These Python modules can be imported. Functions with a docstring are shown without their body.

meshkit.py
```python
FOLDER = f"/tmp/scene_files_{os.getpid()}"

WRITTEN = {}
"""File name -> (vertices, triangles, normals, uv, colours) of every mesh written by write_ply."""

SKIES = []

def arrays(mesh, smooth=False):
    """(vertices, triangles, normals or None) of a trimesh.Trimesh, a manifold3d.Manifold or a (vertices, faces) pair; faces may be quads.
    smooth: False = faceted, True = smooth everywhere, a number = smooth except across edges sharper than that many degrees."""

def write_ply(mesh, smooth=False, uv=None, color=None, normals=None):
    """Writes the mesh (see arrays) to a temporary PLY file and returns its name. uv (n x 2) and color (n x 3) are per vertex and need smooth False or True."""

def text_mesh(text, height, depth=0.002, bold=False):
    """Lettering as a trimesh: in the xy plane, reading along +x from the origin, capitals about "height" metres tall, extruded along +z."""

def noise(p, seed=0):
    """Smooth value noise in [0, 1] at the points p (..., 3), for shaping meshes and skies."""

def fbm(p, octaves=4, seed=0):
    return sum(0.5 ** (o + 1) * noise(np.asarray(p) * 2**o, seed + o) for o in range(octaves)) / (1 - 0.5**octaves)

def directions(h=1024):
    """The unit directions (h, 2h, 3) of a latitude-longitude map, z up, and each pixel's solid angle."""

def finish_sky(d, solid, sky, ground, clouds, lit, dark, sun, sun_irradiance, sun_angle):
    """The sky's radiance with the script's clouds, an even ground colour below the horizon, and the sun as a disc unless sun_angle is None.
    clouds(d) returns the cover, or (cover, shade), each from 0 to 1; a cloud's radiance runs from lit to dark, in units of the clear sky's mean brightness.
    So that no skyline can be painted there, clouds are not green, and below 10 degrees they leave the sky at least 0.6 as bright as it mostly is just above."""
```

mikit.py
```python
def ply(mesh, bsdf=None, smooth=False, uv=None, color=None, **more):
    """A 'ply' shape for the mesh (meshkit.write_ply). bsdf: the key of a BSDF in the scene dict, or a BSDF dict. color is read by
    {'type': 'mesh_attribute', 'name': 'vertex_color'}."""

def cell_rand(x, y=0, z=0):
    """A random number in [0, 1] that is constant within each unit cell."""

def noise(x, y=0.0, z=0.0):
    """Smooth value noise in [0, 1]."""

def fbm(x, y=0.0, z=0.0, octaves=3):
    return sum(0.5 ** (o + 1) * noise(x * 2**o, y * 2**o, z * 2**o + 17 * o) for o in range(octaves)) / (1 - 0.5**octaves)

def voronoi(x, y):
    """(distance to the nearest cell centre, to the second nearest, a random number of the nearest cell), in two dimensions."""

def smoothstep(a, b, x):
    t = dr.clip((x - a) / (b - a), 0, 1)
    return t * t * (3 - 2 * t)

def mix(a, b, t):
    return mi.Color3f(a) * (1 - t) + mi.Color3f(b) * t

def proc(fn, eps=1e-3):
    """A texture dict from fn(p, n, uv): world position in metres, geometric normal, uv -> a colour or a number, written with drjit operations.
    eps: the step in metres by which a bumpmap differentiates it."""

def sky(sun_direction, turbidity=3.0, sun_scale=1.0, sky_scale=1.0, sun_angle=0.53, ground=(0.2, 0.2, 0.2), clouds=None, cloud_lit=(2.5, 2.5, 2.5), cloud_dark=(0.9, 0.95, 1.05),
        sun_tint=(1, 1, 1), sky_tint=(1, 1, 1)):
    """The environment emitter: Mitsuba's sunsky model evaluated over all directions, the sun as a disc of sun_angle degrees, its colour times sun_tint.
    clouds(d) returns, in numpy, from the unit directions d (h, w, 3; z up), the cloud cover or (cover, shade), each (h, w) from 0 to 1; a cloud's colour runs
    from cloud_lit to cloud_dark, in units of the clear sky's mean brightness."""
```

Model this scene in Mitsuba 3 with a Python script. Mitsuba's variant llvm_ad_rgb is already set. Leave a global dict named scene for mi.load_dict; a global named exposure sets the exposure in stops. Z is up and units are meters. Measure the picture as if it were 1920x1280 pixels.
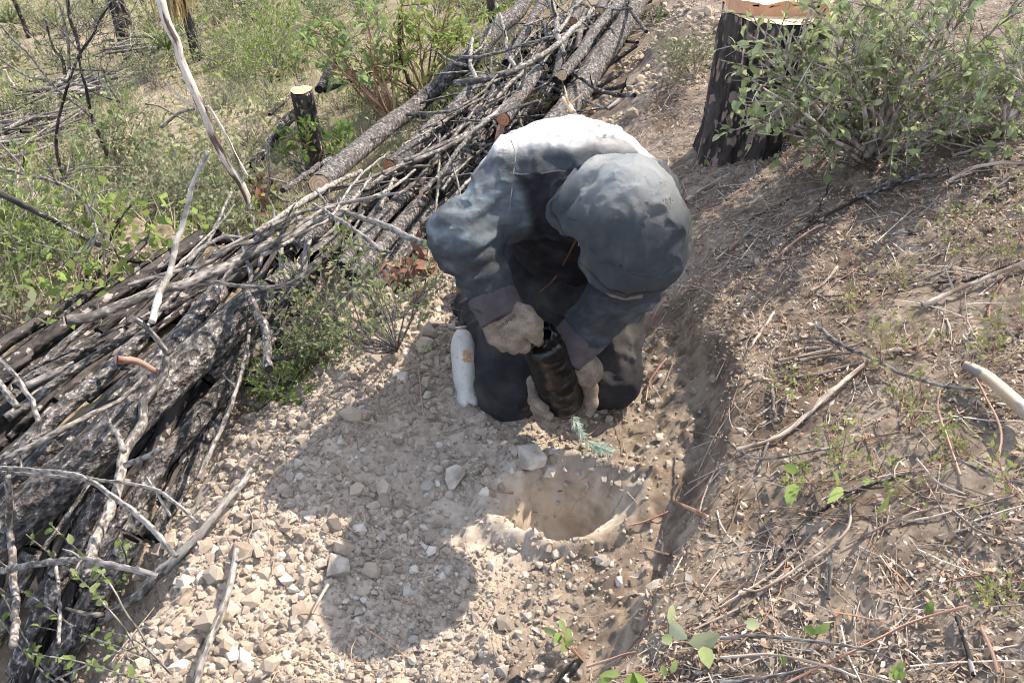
import math, random
import numpy as np, trimesh, drjit as dr, mitsuba as mi, mikit, meshkit
from mikit import noise, fbm, smoothstep, mix, proc

T = mi.ScalarTransform4f
random.seed(7); RNG = np.random.default_rng(7)
scene, labels = {}, {}

# ------------------------------------------------------------------ camera, light, exposure
CAM_H, PITCH, F = 1.70, math.radians(38.0), 1600.0
CP, SP = math.cos(PITCH), math.sin(PITCH)
scene['camera'] = {'type': 'perspective', 'fov': 2 * math.degrees(math.atan(960 / F)), 'fov_axis': 'x',
                   'to_world': T().look_at(origin=[0, 0, CAM_H], target=[0, CP, CAM_H - SP], up=[0, 0, 1]),
                   'near_clip': 0.05, 'far_clip': 400.0}
SUN = (0.75, 0.66, 1.0)
scene['sky_light'] = mikit.sky(SUN, turbidity=4, ground=(0.24, 0.21, 0.18), sun_scale=1.0, sky_scale=1.2, sun_tint=(0.93, 0.97, 1.04),
                               clouds=lambda d: (np.clip((meshkit.fbm(d * 3.1 + 4, 5, 3) - .44) * 5, 0, .92), np.clip((meshkit.fbm(d * 5 + 9, 3, 5) - .5) * 1.5, 0, .5)))  # unseen clouds, added to lift the fill light in the shade
exposure = 2.9

# ------------------------------------------------------------------ helpers
def key_for(name):
    if name not in scene and not any(k.startswith(name + '__') for k in scene): return name
    n = 1
    while f'{name}_{n:03d}' in USED: n += 1
    return f'{name}_{n:03d}'
USED = set()
COUNT = {}
def new_key(name):
    n = COUNT.get(name, 0); COUNT[name] = n + 1
    return name if n == 0 else f'{name}_{n:03d}'
def thing(name, label, cat, group=None):
    k = new_key(name); labels[k] = {'label': label, 'category': cat}
    if group: labels[k]['group'] = group
    return k
def add(key, mesh, bsdf, smooth=False, label=None, kind=None, **kw):
    """One entry of the scene under key (a thing's own key, or holder__part)."""
    if '__' in key: key = new_key(key)
    scene[key] = mesh if isinstance(mesh, dict) else mikit.ply(mesh, bsdf, smooth=smooth, **kw)
    if label or kind:
        d = labels.setdefault(key, {})
        if label: d['label'] = label
        if kind: d['kind'] = kind
    return key

def ray(px, py):
    a, b = (px - 960) / F, (py - 640) / F
    return np.array([a, CP - b * SP, -SP - b * CP])
C0 = np.array([0, 0, CAM_H])
def at_y(px, py, y):
    d = ray(px, py); return C0 + d * (y / d[1])
def smooth01(a, b, x):
    t = np.clip((x - a) / (b - a), 0, 1); return t * t * (3 - 2 * t)
def nfbm(x, y, s, o=4, seed=0):
    return meshkit.fbm(np.stack([x * s, y * s, 0 * x + 3.7], -1), o, seed) - 0.5

# ------------------------------------------------------------------ terrain
UX, UY = 0.943, -0.333           # uphill direction; the contour runs along (0.333, 0.943)
UK = np.array([-60, -30, -14, -8, -4, -2.6, -2.0, -1.55, -1.25, -0.9, -0.4, 0, 0.6, 1.4, 3, 8, 20, 60.])
ZK = np.array([-9.5, -6.2, -3.35, -2.05, -1.08, -.70, -.52, -.42, -.34, -.17, .06, .25, .45, .70, 1.26, 2.9, 6.5, 15.])
from scipy.interpolate import PchipInterpolator
hill = PchipInterpolator(UK, ZK)
def uv_of(x, y): return UX * x + UY * y, 0.333 * x + 0.943 * y
def region_masks(x, y):
    u, v = uv_of(x, y)
    w = nfbm(x, y, 3.1, 3, 5) * 0.22
    # pit: the bench dug into the slope
    lip = -0.09 + 0.09 * np.sin((v - .9) * 2.0) - 0.12 * smooth01(1.7, 2.3, v) + w * .8
    w2 = nfbm(x, y, 9, 3, 6) * .10
    pit = (.62 * smooth01(lip + 0.02, lip - 0.08, u + w2) + .38 * smooth01(lip + .01, lip - 0.34, u + w2 * .6)) * smooth01(0.62, 0.98, v + w) * smooth01(2.34, 2.22, v + w * .6 + w2)
    # spoil heap on the downhill side
    crest = -1.16 + 0.10 * np.sin(v * 3.1 + .4) + w * .7
    spoil = smooth01(crest - 0.09, crest + 0.03, u) * smooth01(-.15, .45, v) * smooth01(2.62, 2.15, v + w) * smooth01(lip + 0.02, lip - 0.25, u)
    return u, v, pit, spoil, lip, crest
def height(x, y, fine=True):
    u, v, pit, spoil, lip, crest = region_masks(x, y)
    z = hill(u) + 0.0
    z = z + nfbm(x, y, 0.35, 3, 1) * 0.5 * smooth01(3.2, 7, np.hypot(x, y)) + nfbm(x, y, 1.7, 3, 2) * 0.10
    # floor of the bench and the heap
    floor = 0.015 + 0.02 * smooth01(-.3, -1.05, u) + nfbm(x, y, 4, 3, 8) * .05
    floor = floor + 0.05 * np.exp(-((u + 1.0) / .16) ** 2)
    m = np.maximum(pit, spoil)
    z = z * (1 - m) + floor * m
    # ditch between heap and log pile
    z = z - 0.10 * np.exp(-((u - crest + .13) / .09) ** 2) * smooth01(.2, .7, v) * smooth01(2.6, 2.2, v)
    # the planting hole
    hx, hy = x - 0.135, y - 1.475
    r = np.sqrt((hx / 0.17) ** 2 + (hy / 0.12) ** 2) + nfbm(x, y, 9, 3, 3) * .7 + nfbm(x, y, 34, 3, 7) * .35
    z = z - (0.20 + .05 * nfbm(x, y, 26, 3, 61)) * smooth01(1.12, 0.38, r) + 0.03 * np.exp(-((r - 1.25) / .18) ** 2)
    # earth thrown at the end of the log pile
    z = z + 0.16 * np.exp(-(((u + .75) / .35) ** 2 + ((v - 5.3) / 1.2) ** 2)) * (.6 + 2.0 * np.clip(nfbm(x, y, 3.3, 4, 12) + .2, 0, 1))
    if fine:
        near = smooth01(6, 2.5, np.hypot(x, y))
        lump = nfbm(x, y, 19, 5, 21); face = np.exp(-((u - lip + .06) / .09) ** 2) * pit
        z = z + near * (np.abs(lump) * 0.075 * m + lump * .02 + face * .10 * nfbm(x, y, 30, 3, 51)) + nfbm(x, y, 6, 4, 31) * 0.035 * (1 - .3 * near)
        z = z + 0.03 * nfbm(x * 1.0 + z * 6, y + z * 9, 23, 3, 44) * near
    return z
def axis_pts(lo, fa, fb, hi, step, growth):
    p = list(np.arange(fa, fb, step)); s = step
    while p[-1] < hi: s *= growth; p.append(p[-1] + s)
    s = step; q = [fa]
    while q[-1] > lo: s *= growth; q.append(q[-1] - s)
    return np.array(q[:0:-1] + p)
GX = axis_pts(-75, -1.5, 1.9, 60, 0.0105, 1.032)
GY = axis_pts(-6, 0.72, 3.1, 130, 0.0105, 1.032)
GXX, GYY = np.meshgrid(GX, GY, indexing='ij')
GZ = height(GXX, GYY)
def ground_z(x, y):
    x, y = np.asarray(x, float), np.asarray(y, float)
    i = np.clip(np.searchsorted(GX, x) - 1, 0, len(GX) - 2); j = np.clip(np.searchsorted(GY, y) - 1, 0, len(GY) - 2)
    a = np.clip((x - GX[i]) / (GX[i + 1] - GX[i]), 0, 1); b = np.clip((y - GY[j]) / (GY[j + 1] - GY[j]), 0, 1)
    return (GZ[i, j] * (1 - a) + GZ[i + 1, j] * a) * (1 - b) + (GZ[i, j + 1] * (1 - a) + GZ[i + 1, j + 1] * a) * b
TT = np.geomspace(0.8, 110, 1400)
def hits(P, h=0.0):
    """Points where the sight lines through photo pixels P (n, 2) meet the terrain raised by h."""
    P = np.atleast_2d(np.asarray(P, float)); h = np.broadcast_to(h, len(P)); out = np.zeros((len(P), 3))
    for k in range(0, len(P), 400):
        d = np.array([ray(*p) for p in P[k:k + 400]])
        q = d[:, None, :] * TT[None, :, None] + C0
        below = q[..., 2] < ground_z(q[..., 0], q[..., 1]) + h[k:k + 400, None]
        i = np.where(below.any(1), below.argmax(1), len(TT) - 1); i = np.maximum(i, 1)
        lo, hi = TT[i - 1], TT[i]
        for _ in range(12):
            m = (lo + hi) / 2; q = d * m[:, None] + C0
            b = q[:, 2] < ground_z(q[:, 0], q[:, 1]) + h[k:k + 400]
            hi = np.where(b, m, hi); lo = np.where(b, lo, m)
        out[k:k + 400] = d * hi[:, None] + C0
    return out
def hit(px, py, h=0.0): return hits([(px, py)], h)[0]
def depth_of(p): return (p[1]) * CP - (p[2] - CAM_H) * SP
def px_to_m(p, w): return w * depth_of(p) / F

# ------------------------------------------------------------------ materials
def rgb(*c): return {'type': 'rgb', 'value': list(c)}
def ground_color(p, n, uv):
    x, y = p.x, p.y
    u = UX * x + UY * y; v = 0.333 * x + 0.943 * y
    w = (fbm(x * 2.5, y * 2.5, 0, 3) - .5) * .3
    fine_ = fbm(x * 60, y * 60, p.z * 60, 3); mid = fbm(x * 11, y * 11, p.z * 11, 3)
    dug = smoothstep(-1.42, -1.2, u + w * .3) * smoothstep(-.24, -.50, u + w + (fine_ - .5) * .25) * smoothstep(2.9, 2.4, v + w) * smoothstep(-.3, .2, v)
    soil = mix((.29, .245, .205), (.43, .385, .335), smoothstep(.3, .75, fine_ * .6 + mid * .4))
    soil = mix(soil, (.22, .175, .14), smoothstep(.5, .75, mid) * .6)
    slope = mix((.105, .085, .070), (.235, .197, .165), smoothstep(.35, .7, fine_ * .5 + mid * .5))
    slope = mix(slope, (.085, .06, .045), smoothstep(.6, .8, fbm(x * 4, y * 4, 2, 3)) * .7)
    big = fbm(x * .45, y * .45, 5, 3)
    wild = mix((.13, .11, .08), (.27, .23, .175), smoothstep(.3, .7, mid * .5 + fine_ * .5))
    wild = mix(wild, (.11, .12, .05), smoothstep(.5, .75, big) * .7)
    out = mix(slope, wild, smoothstep(-1.1, -2.0, u + w))
    # darker brown band just under the lip of the cut
    face = smoothstep(-.44, -.26, u + w) * smoothstep(.06, -.06, u + w) * smoothstep(2.5, 2.2, v) * smoothstep(.6, .9, v)
    out = mix(mix(out, soil, dug), mix((.12, .093, .072), (.28, .235, .19), smoothstep(.35, .7, mid * .6 + fine_ * .4)), face * .8)
    hx = (x - .135) / .17; hy = (y - 1.475) / .12; hole = smoothstep(1.3, .8, dr.sqrt(hx * hx + hy * hy) + (mid - .5) * .8)
    return mix(out, mix((.31, .26, .205), (.47, .42, .36), smoothstep(.25, .6, mid * .7 + fine_ * .3)), hole * .85)
scene['mat_ground'] = {'type': 'principled', 'base_color': proc(ground_color), 'roughness': .95, 'specular': .2}
def attr(): return {'type': 'mesh_attribute', 'name': 'vertex_color'}
scene['mat_stone'] = {'type': 'principled', 'roughness': .9, 'specular': .25, 'base_color': proc(
    lambda p, n, uv: mix((.25, .22, .19), (.46, .425, .38), smoothstep(.25, .75, fbm(p.x * 35, p.y * 35, p.z * 35, 3))))}
scene['mat_clod'] = {'type': 'principled', 'roughness': .95, 'specular': .15, 'base_color': attr()}
def bark_col(p, n, uv):
    a, b = uv.x, uv.y
    plate = fbm(a * 95, b * 62, 1.3, 4); crack = fbm(a * 42, b * 14, 7.7, 3); g = fbm(a * 210, b * 150, 3, 2)
    c = mix((.018, .017, .018), (.105, .10, .103), smoothstep(.36, .62, plate))
    c = mix(c, (.34, .325, .32), smoothstep(.57, .67, plate * .65 + g * .35) * .85)
    c = mix(c, (.20, .13, .10), smoothstep(.62, .75, crack) * .45)
    return mix(c, (.012, .011, .011), smoothstep(.42, .30, crack) * .85)
scene['mat_bark'] = {'type': 'bumpmap', 'arbitrary': proc(lambda p, n, uv: fbm(uv.x * 95, uv.y * 62, 1.3, 4) + .7 * fbm(uv.x * 42, uv.y * 14, 7.7, 3), eps=1.0e-3), 'scale': .024,
    'bsdf': {'type': 'principled', 'base_color': proc(bark_col), 'roughness': .62, 'specular': .5}}
def branch_col(p, n, uv):
    a, b = uv.x, uv.y
    q = fbm(a * 150, b * 70, 2.2, 3); g = fbm(p.x * 3, p.y * 3, p.z * 3, 2)
    c = mix((.055, .052, .050), (.25, .235, .225), smoothstep(.30, .70, q + (g - .5) * .5))
    return mix(c, (.42, .40, .38), smoothstep(.68, .80, q))
scene['mat_branch'] = {'type': 'principled', 'base_color': proc(branch_col), 'roughness': .7, 'specular': .4}
scene['mat_char'] = {'type': 'bumpmap', 'arbitrary': proc(lambda p, n, uv: fbm(uv.x * 32, uv.y * 14, 1.3, 4), eps=2e-3), 'scale': .03,
    'bsdf': {'type': 'principled', 'roughness': .7, 'specular': .4, 'base_color': proc(
    lambda p, n, uv: mix(mix((.012, .011, .012), (.055, .047, .047), smoothstep(.35, .7, fbm(uv.x * 32, uv.y * 14, 1.3, 4))), (.30, .27, .26), smoothstep(.66, .72, fbm(uv.x * 60, uv.y * 36, 4, 3)) * .9))}}
def cut_col(base, dark):
    return proc(lambda p, n, uv: mix(dark, base, smoothstep(.2, .75, .55 * fbm(uv.x * 60, uv.y * 60, 2, 3) + .45 * (.5 + .5 * dr.sin(520 * dr.sqrt(uv.x * uv.x + uv.y * uv.y) + 4 * noise(uv.x * 30, uv.y * 30))))))
scene['mat_cut_pale'] = {'type': 'principled', 'base_color': cut_col((.70, .52, .34), (.50, .33, .20)), 'roughness': .8}
scene['mat_cut_old'] = {'type': 'principled', 'base_color': cut_col((.46, .37, .26), (.30, .22, .14)), 'roughness': .85}
scene['mat_cut_red'] = {'type': 'principled', 'base_color': cut_col((.50, .26, .16), (.32, .14, .085)), 'roughness': .85}
scene['mat_palewood'] = {'type': 'principled', 'roughness': .7, 'base_color': proc(lambda p, n, uv: mix(mix((.36, .27, .18), (.50, .43, .34), smoothstep(.3, .7, fbm(uv.x * 60, uv.y * 8, 1, 3))), (.20, .19, .19), smoothstep(.62, .70, fbm(uv.x * 30, uv.y * 12, 6, 3))))}
scene['mat_snag'] = {'type': 'principled', 'roughness': .8, 'base_color': proc(
    lambda p, n, uv: mix((.10, .065, .05), (.50, .45, .41), smoothstep(.42, .56, fbm(uv.x * 45, uv.y * 7, 1, 4))))}
scene['mat_leaf'] = {'type': 'principledthin', 'base_color': attr(), 'diff_trans': .7, 'roughness': .42, 'eta': 1.45}
scene['mat_matte'] = {'type': 'twosided', 'bsdf': {'type': 'principled', 'base_color': attr(), 'roughness': .85, 'specular': .25}}
scene['mat_litter'] = {'type': 'twosided', 'bsdf': {'type': 'principled', 'base_color': attr(), 'roughness': .7, 'specular': .4}}

gi, gj = np.meshgrid(np.arange(len(GX) - 1), np.arange(len(GY) - 1), indexing='ij'); gi, gj = gi.ravel(), gj.ravel(); NY = len(GY)
GF = np.stack([gi * NY + gj, (gi + 1) * NY + gj, (gi + 1) * NY + gj + 1, gi * NY + gj + 1], 1)
add('ground', (np.stack([GXX, GYY, GZ], -1).reshape(-1, 3), GF), 'mat_ground', smooth=True, kind='structure',
    label='bare hillside soil, dug open in the middle and littered on the right')
# ------------------------------------------------------------------ mesh tools
def spline(P, n):
    """Catmull-Rom through the rows of P (xyz + radius), resampled to n rows by arc length."""
    P = np.asarray(P, float)
    if len(P) == 2: return P[0] + (P[1] - P[0]) * np.linspace(0, 1, n)[:, None]
    Q = np.vstack([2 * P[0] - P[1], P, 2 * P[-1] - P[-2]]); out = []
    for i in range(1, len(Q) - 2):
        t = np.linspace(0, 1, 12, endpoint=False)[:, None]
        a, b, c, d = Q[i - 1], Q[i], Q[i + 1], Q[i + 2]
        out.append(.5 * (2 * b + (c - a) * t + (2 * a - 5 * b + 4 * c - d) * t ** 2 + (3 * b - a - 3 * c + d) * t ** 3))
    R = np.vstack(out + [P[-1:]])
    s = np.r_[0, np.cumsum(np.linalg.norm(np.diff(R[:, :3], axis=0), axis=1))]
    return np.stack([np.interp(np.linspace(0, s[-1], n), s, R[:, k]) for k in range(R.shape[1])], 1)
def frames(p):
    t = np.gradient(p, axis=0); t /= np.linalg.norm(t, axis=1, keepdims=True) + 1e-12
    a = np.zeros_like(t); r = np.array([0, 0, 1.]) if abs(t[0, 2]) < .9 else np.array([1., 0, 0])
    for i in range(len(t)):
        r = r - t[i] * (r @ t[i]); r /= np.linalg.norm(r) + 1e-12; a[i] = r
    return t, a, np.cross(t, a)
def tube(P, sides=8, seg=None, rough=0.0, seed=0, cap=True, ridge=0.0):
    """P rows: x y z r. Returns (vertices, faces, uv in metres)."""
    P = np.asarray(P, float)
    if seg: P = spline(P, seg)
    p, r = P[:, :3], P[:, 3]
    t, a, b = frames(p); ang = np.arange(sides + 1) * 2 * np.pi / sides
    dirs = np.cos(ang)[None, :, None] * a[:, None] + np.sin(ang)[None, :, None] * b[:, None]
    rr = np.repeat(r[:, None], sides + 1, 1)
    if rough:
        base = p[:, None] + dirs * rr[..., None]
        k = 1 / max(r.mean(), 1e-4)
        nn = meshkit.fbm(base * k * 1.4 + seed * 3.3, 3, seed) - .5 + .6 * (meshkit.noise(base * k * 4 + seed, seed + 5) - .5)
        nn[:, -1] = nn[:, 0]
        rr = rr * (1 + rough * 2 * nn)
    V = p[:, None] + dirs * rr[..., None]
    s = np.r_[0, np.cumsum(np.linalg.norm(np.diff(p, axis=0), axis=1))]
    UV = np.stack([np.repeat((ang * r.mean())[None], len(p), 0) + seed * .37, np.repeat(s[:, None], sides + 1, 1) + seed * .77], -1)
    n, m = len(p), sides + 1
    i, j = np.meshgrid(np.arange(n - 1), np.arange(sides), indexing='ij')
    q = np.stack([i * m + j, i * m + j + 1, (i + 1) * m + j + 1, (i + 1) * m + j], -1).reshape(-1, 4)
    Fc = np.vstack([q[:, [0, 1, 2]], q[:, [0, 2, 3]]])
    V, UV = V.reshape(-1, 3), UV.reshape(-1, 2)
    if cap:
        nv = len(V); V = np.vstack([V, p[0], p[-1]]); UV = np.vstack([UV, [0, 0], [0, s[-1]]])
        jj = np.arange(sides)
        Fc = np.vstack([Fc, np.stack([jj * 0 + nv, jj + 1, jj], 1), np.stack([jj * 0 + nv + 1, (n - 1) * m + jj, (n - 1) * m + jj + 1], 1)])
    return V, Fc, UV
def disc(c, nrm, r, sides=14, seed=0, rim=None, dome=0.0):
    """A cut face: fan of triangles, uv in metres from its centre."""
    nrm = nrm / np.linalg.norm(nrm); a = np.cross(nrm, [.3, .2, .9]); a /= np.linalg.norm(a); b = np.cross(nrm, a)
    ang = np.arange(sides) * 2 * np.pi / sides; V, UV = [np.asarray(c) + nrm * dome], [[seed * .0, 0]]
    for f in (.5, 1.0):
        for k, x in enumerate(ang):
            R = r * f * (1 + .05 * math.sin(3 * x + seed) + .03 * math.sin(7 * x + seed))
            V.append(c + (a * math.cos(x) + b * math.sin(x)) * R + nrm * dome * (1 - f)); UV.append([R * math.cos(x), R * math.sin(x)])
    j = np.arange(sides); k = (j + 1) % sides
    Fc = np.vstack([np.stack([j * 0, 1 + j, 1 + k], 1), np.stack([1 + j, 1 + sides + j, 1 + sides + k], 1), np.stack([1 + j, 1 + sides + k, 1 + k], 1)])
    return np.array(V), Fc, np.array(UV)
def join(parts):
    V, Fc, U, n = [], [], [], 0
    for p in parts:
        V.append(p[0]); Fc.append(p[1] + n); U.append(p[2]); n += len(p[0])
    return np.vstack(V), np.vstack(Fc), np.vstack(U)
def add_uv(key, m, bsdf, smooth=True, **kw): return add(key, (m[0], m[1]), bsdf, smooth=smooth, uv=m[2], **kw)
def add_col(key, m, bsdf, smooth=True, **kw): return add(key, (m[0], m[1]), bsdf, smooth=smooth, color=m[2], **kw)

# signed distances and their surface
def sd_cone(p, a, b, ra, rb):
    a, b = np.asarray(a, np.float32), np.asarray(b, np.float32); d = b - a
    t = np.clip(((p - a) @ d) / (d @ d + 1e-12), 0, 1)
    return np.linalg.norm(p - a - t[..., None] * d, axis=-1) - (ra + (rb - ra) * t)
def sd_ell(p, c, r, R=None):
    q = p - np.asarray(c, np.float32)
    if R is not None: q = q @ np.asarray(R, np.float32).T
    r = np.asarray(r, np.float32)
    k0 = np.linalg.norm(q / r, axis=-1); k1 = np.linalg.norm(q / (r * r), axis=-1)
    return k0 * (k0 - 1) / (k1 + 1e-9)
def smin(a, b, k):
    h = np.maximum(k - np.abs(a - b), 0) / k
    return np.minimum(a, b) - h * h * k * .25
def smax(a, b, k): return -smin(-a, -b, k)
def chain(p, joints, k):
    d = None
    for i in range(len(joints) - 1):
        e = sd_cone(p, joints[i][:3], joints[i + 1][:3], joints[i][3], joints[i + 1][3])
        d = e if d is None else smin(d, e, k)
    return d
def surface(fn, lo, hi, h):
    """Naive surface nets of fn(points) = 0 over the box lo..hi with spacing h."""
    ax = [np.arange(l, u + h, h, dtype=np.float32) for l, u in zip(lo, hi)]
    D = fn(np.stack(np.meshgrid(*ax, indexing='ij'), -1)).astype(np.float32)
    s = D < 0; nx, ny, nz = D.shape
    acc = np.zeros((nx - 1, ny - 1, nz - 1, 3), np.float32); cnt = np.zeros((nx - 1, ny - 1, nz - 1), np.float32)
    cor = [(i, j, k) for i in (0, 1) for j in (0, 1) for k in (0, 1)]
    sl = lambda A, c: A[c[0]:nx - 1 + c[0], c[1]:ny - 1 + c[1], c[2]:nz - 1 + c[2]]
    for a in cor:
        for d in range(3):
            if a[d]: continue
            b = list(a); b[d] = 1
            da, db = sl(D, a), sl(D, b); x = (sl(s, a) != sl(s, tuple(b)))
            t = np.where(x, da / np.where(x, da - db, 1), 0)
            for e in range(3): acc[..., e] += np.where(x, a[e] + (t if e == d else 0), 0)
            cnt += x
    act = cnt > 0; idx = -np.ones(act.shape, np.int64); idx[act] = np.arange(act.sum())
    cell = np.argwhere(act)
    V = (cell + acc[act] / cnt[act][:, None]) * h + np.array([a[0] for a in ax])
    Fs = []
    for d in range(3):
        o = [0, 0, 0]; o[d] = 1; e, g = [(1, 2), (2, 0), (0, 1)][d]
        A = s[:nx - o[0], :ny - o[1], :nz - o[2]]; B = s[o[0]:, o[1]:, o[2]:]
        q = np.argwhere(A != B); ok = (q[:, e] > 0) & (q[:, g] > 0) & (q[:, e] < D.shape[e] - 1) & (q[:, g] < D.shape[g] - 1); q = q[ok]
        def at(de, dg):
            c = q.copy(); c[:, e] -= de; c[:, g] -= dg; return idx[c[:, 0], c[:, 1], c[:, 2]]
        f = np.stack([at(1, 1), at(0, 1), at(0, 0), at(1, 0)], 1); ins = A[tuple(q.T)]
        Fs.append(np.where(ins[:, None], f, f[:, ::-1]))
    Fq = np.vstack(Fs); return V, np.vstack([Fq[:, [0, 1, 2]], Fq[:, [0, 2, 3]]])
def rotm(axis, deg):
    a = np.radians(deg); x, y, z = np.asarray(axis, float) / np.linalg.norm(axis); c, s = math.cos(a), math.sin(a)
    return np.array([[c + x * x * (1 - c), x * y * (1 - c) - z * s, x * z * (1 - c) + y * s], [y * x * (1 - c) + z * s, c + y * y * (1 - c), y * z * (1 - c) - x * s], [z * x * (1 - c) - y * s, z * y * (1 - c) + x * s, c + z * z * (1 - c)]])
# ------------------------------------------------------------------ the kneeling person
scene['mat_cloth'] = {'type': 'bumpmap', 'arbitrary': proc(lambda p, n, uv: fbm(p.x * 420, p.y * 420, p.z * 420, 2) + 1.5 * fbm(p.x * 50, p.y * 50, p.z * 50, 3), eps=1e-3), 'scale': .007,
    'bsdf': {'type': 'principled', 'base_color': attr(), 'roughness': .95, 'sheen': .3, 'specular': .1}}
scene['mat_trouser'] = {'type': 'principled', 'roughness': .85, 'sheen': .15, 'specular': .25, 'base_color': proc(
    lambda p, n, uv: mix((.017, .017, .021), (.055, .052, .051), smoothstep(.45, .8, .85 * fbm(p.x * 9, p.y * 9, p.z * 9, 4) + .15 * fbm(p.x * 300, p.y * 300, p.z * 300, 2))))}
scene['mat_glove'] = {'type': 'bumpmap', 'arbitrary': proc(lambda p, n, uv: .5 + .25 * dr.sin(p.x * 2100 + p.z * 900) + .25 * dr.sin(p.z * 1900 - p.y * 1500) + fbm(p.x * 300, p.y * 300, p.z * 300, 2), eps=4e-4), 'scale': .0012,
    'bsdf': {'type': 'principled', 'roughness': .95, 'sheen': .3, 'base_color': proc(
        lambda p, n, uv: mix((.115, .09, .07), (.235, .195, .16), smoothstep(.35, .7, .6 * fbm(p.x * 45, p.y * 45, p.z * 45, 3) + .4 * noise(p.x * 700, p.y * 700, p.z * 700))))}}
scene['mat_skin'] = {'type': 'principled', 'base_color': rgb(.26, .15, .10), 'roughness': .6}
scene['mat_capedge'] = {'type': 'principled', 'base_color': rgb(.15, .115, .095), 'roughness': .85}
scene['mat_boot'] = {'type': 'principled', 'base_color': rgb(.20, .12, .075), 'roughness': .75}
scene['mat_sole'] = {'type': 'principled', 'base_color': rgb(.04, .036, .033), 'roughness': .8}
scene['mat_ink'] = {'type': 'principled', 'base_color': rgb(.05, .045, .05), 'roughness': .8}
scene['mat_zip'] = {'type': 'principled', 'base_color': rgb(.22, .11, .06), 'roughness': .45, 'metallic': .5}
scene['mat_seam'] = {'type': 'principled', 'base_color': rgb(.16, .165, .17), 'roughness': .9}

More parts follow.
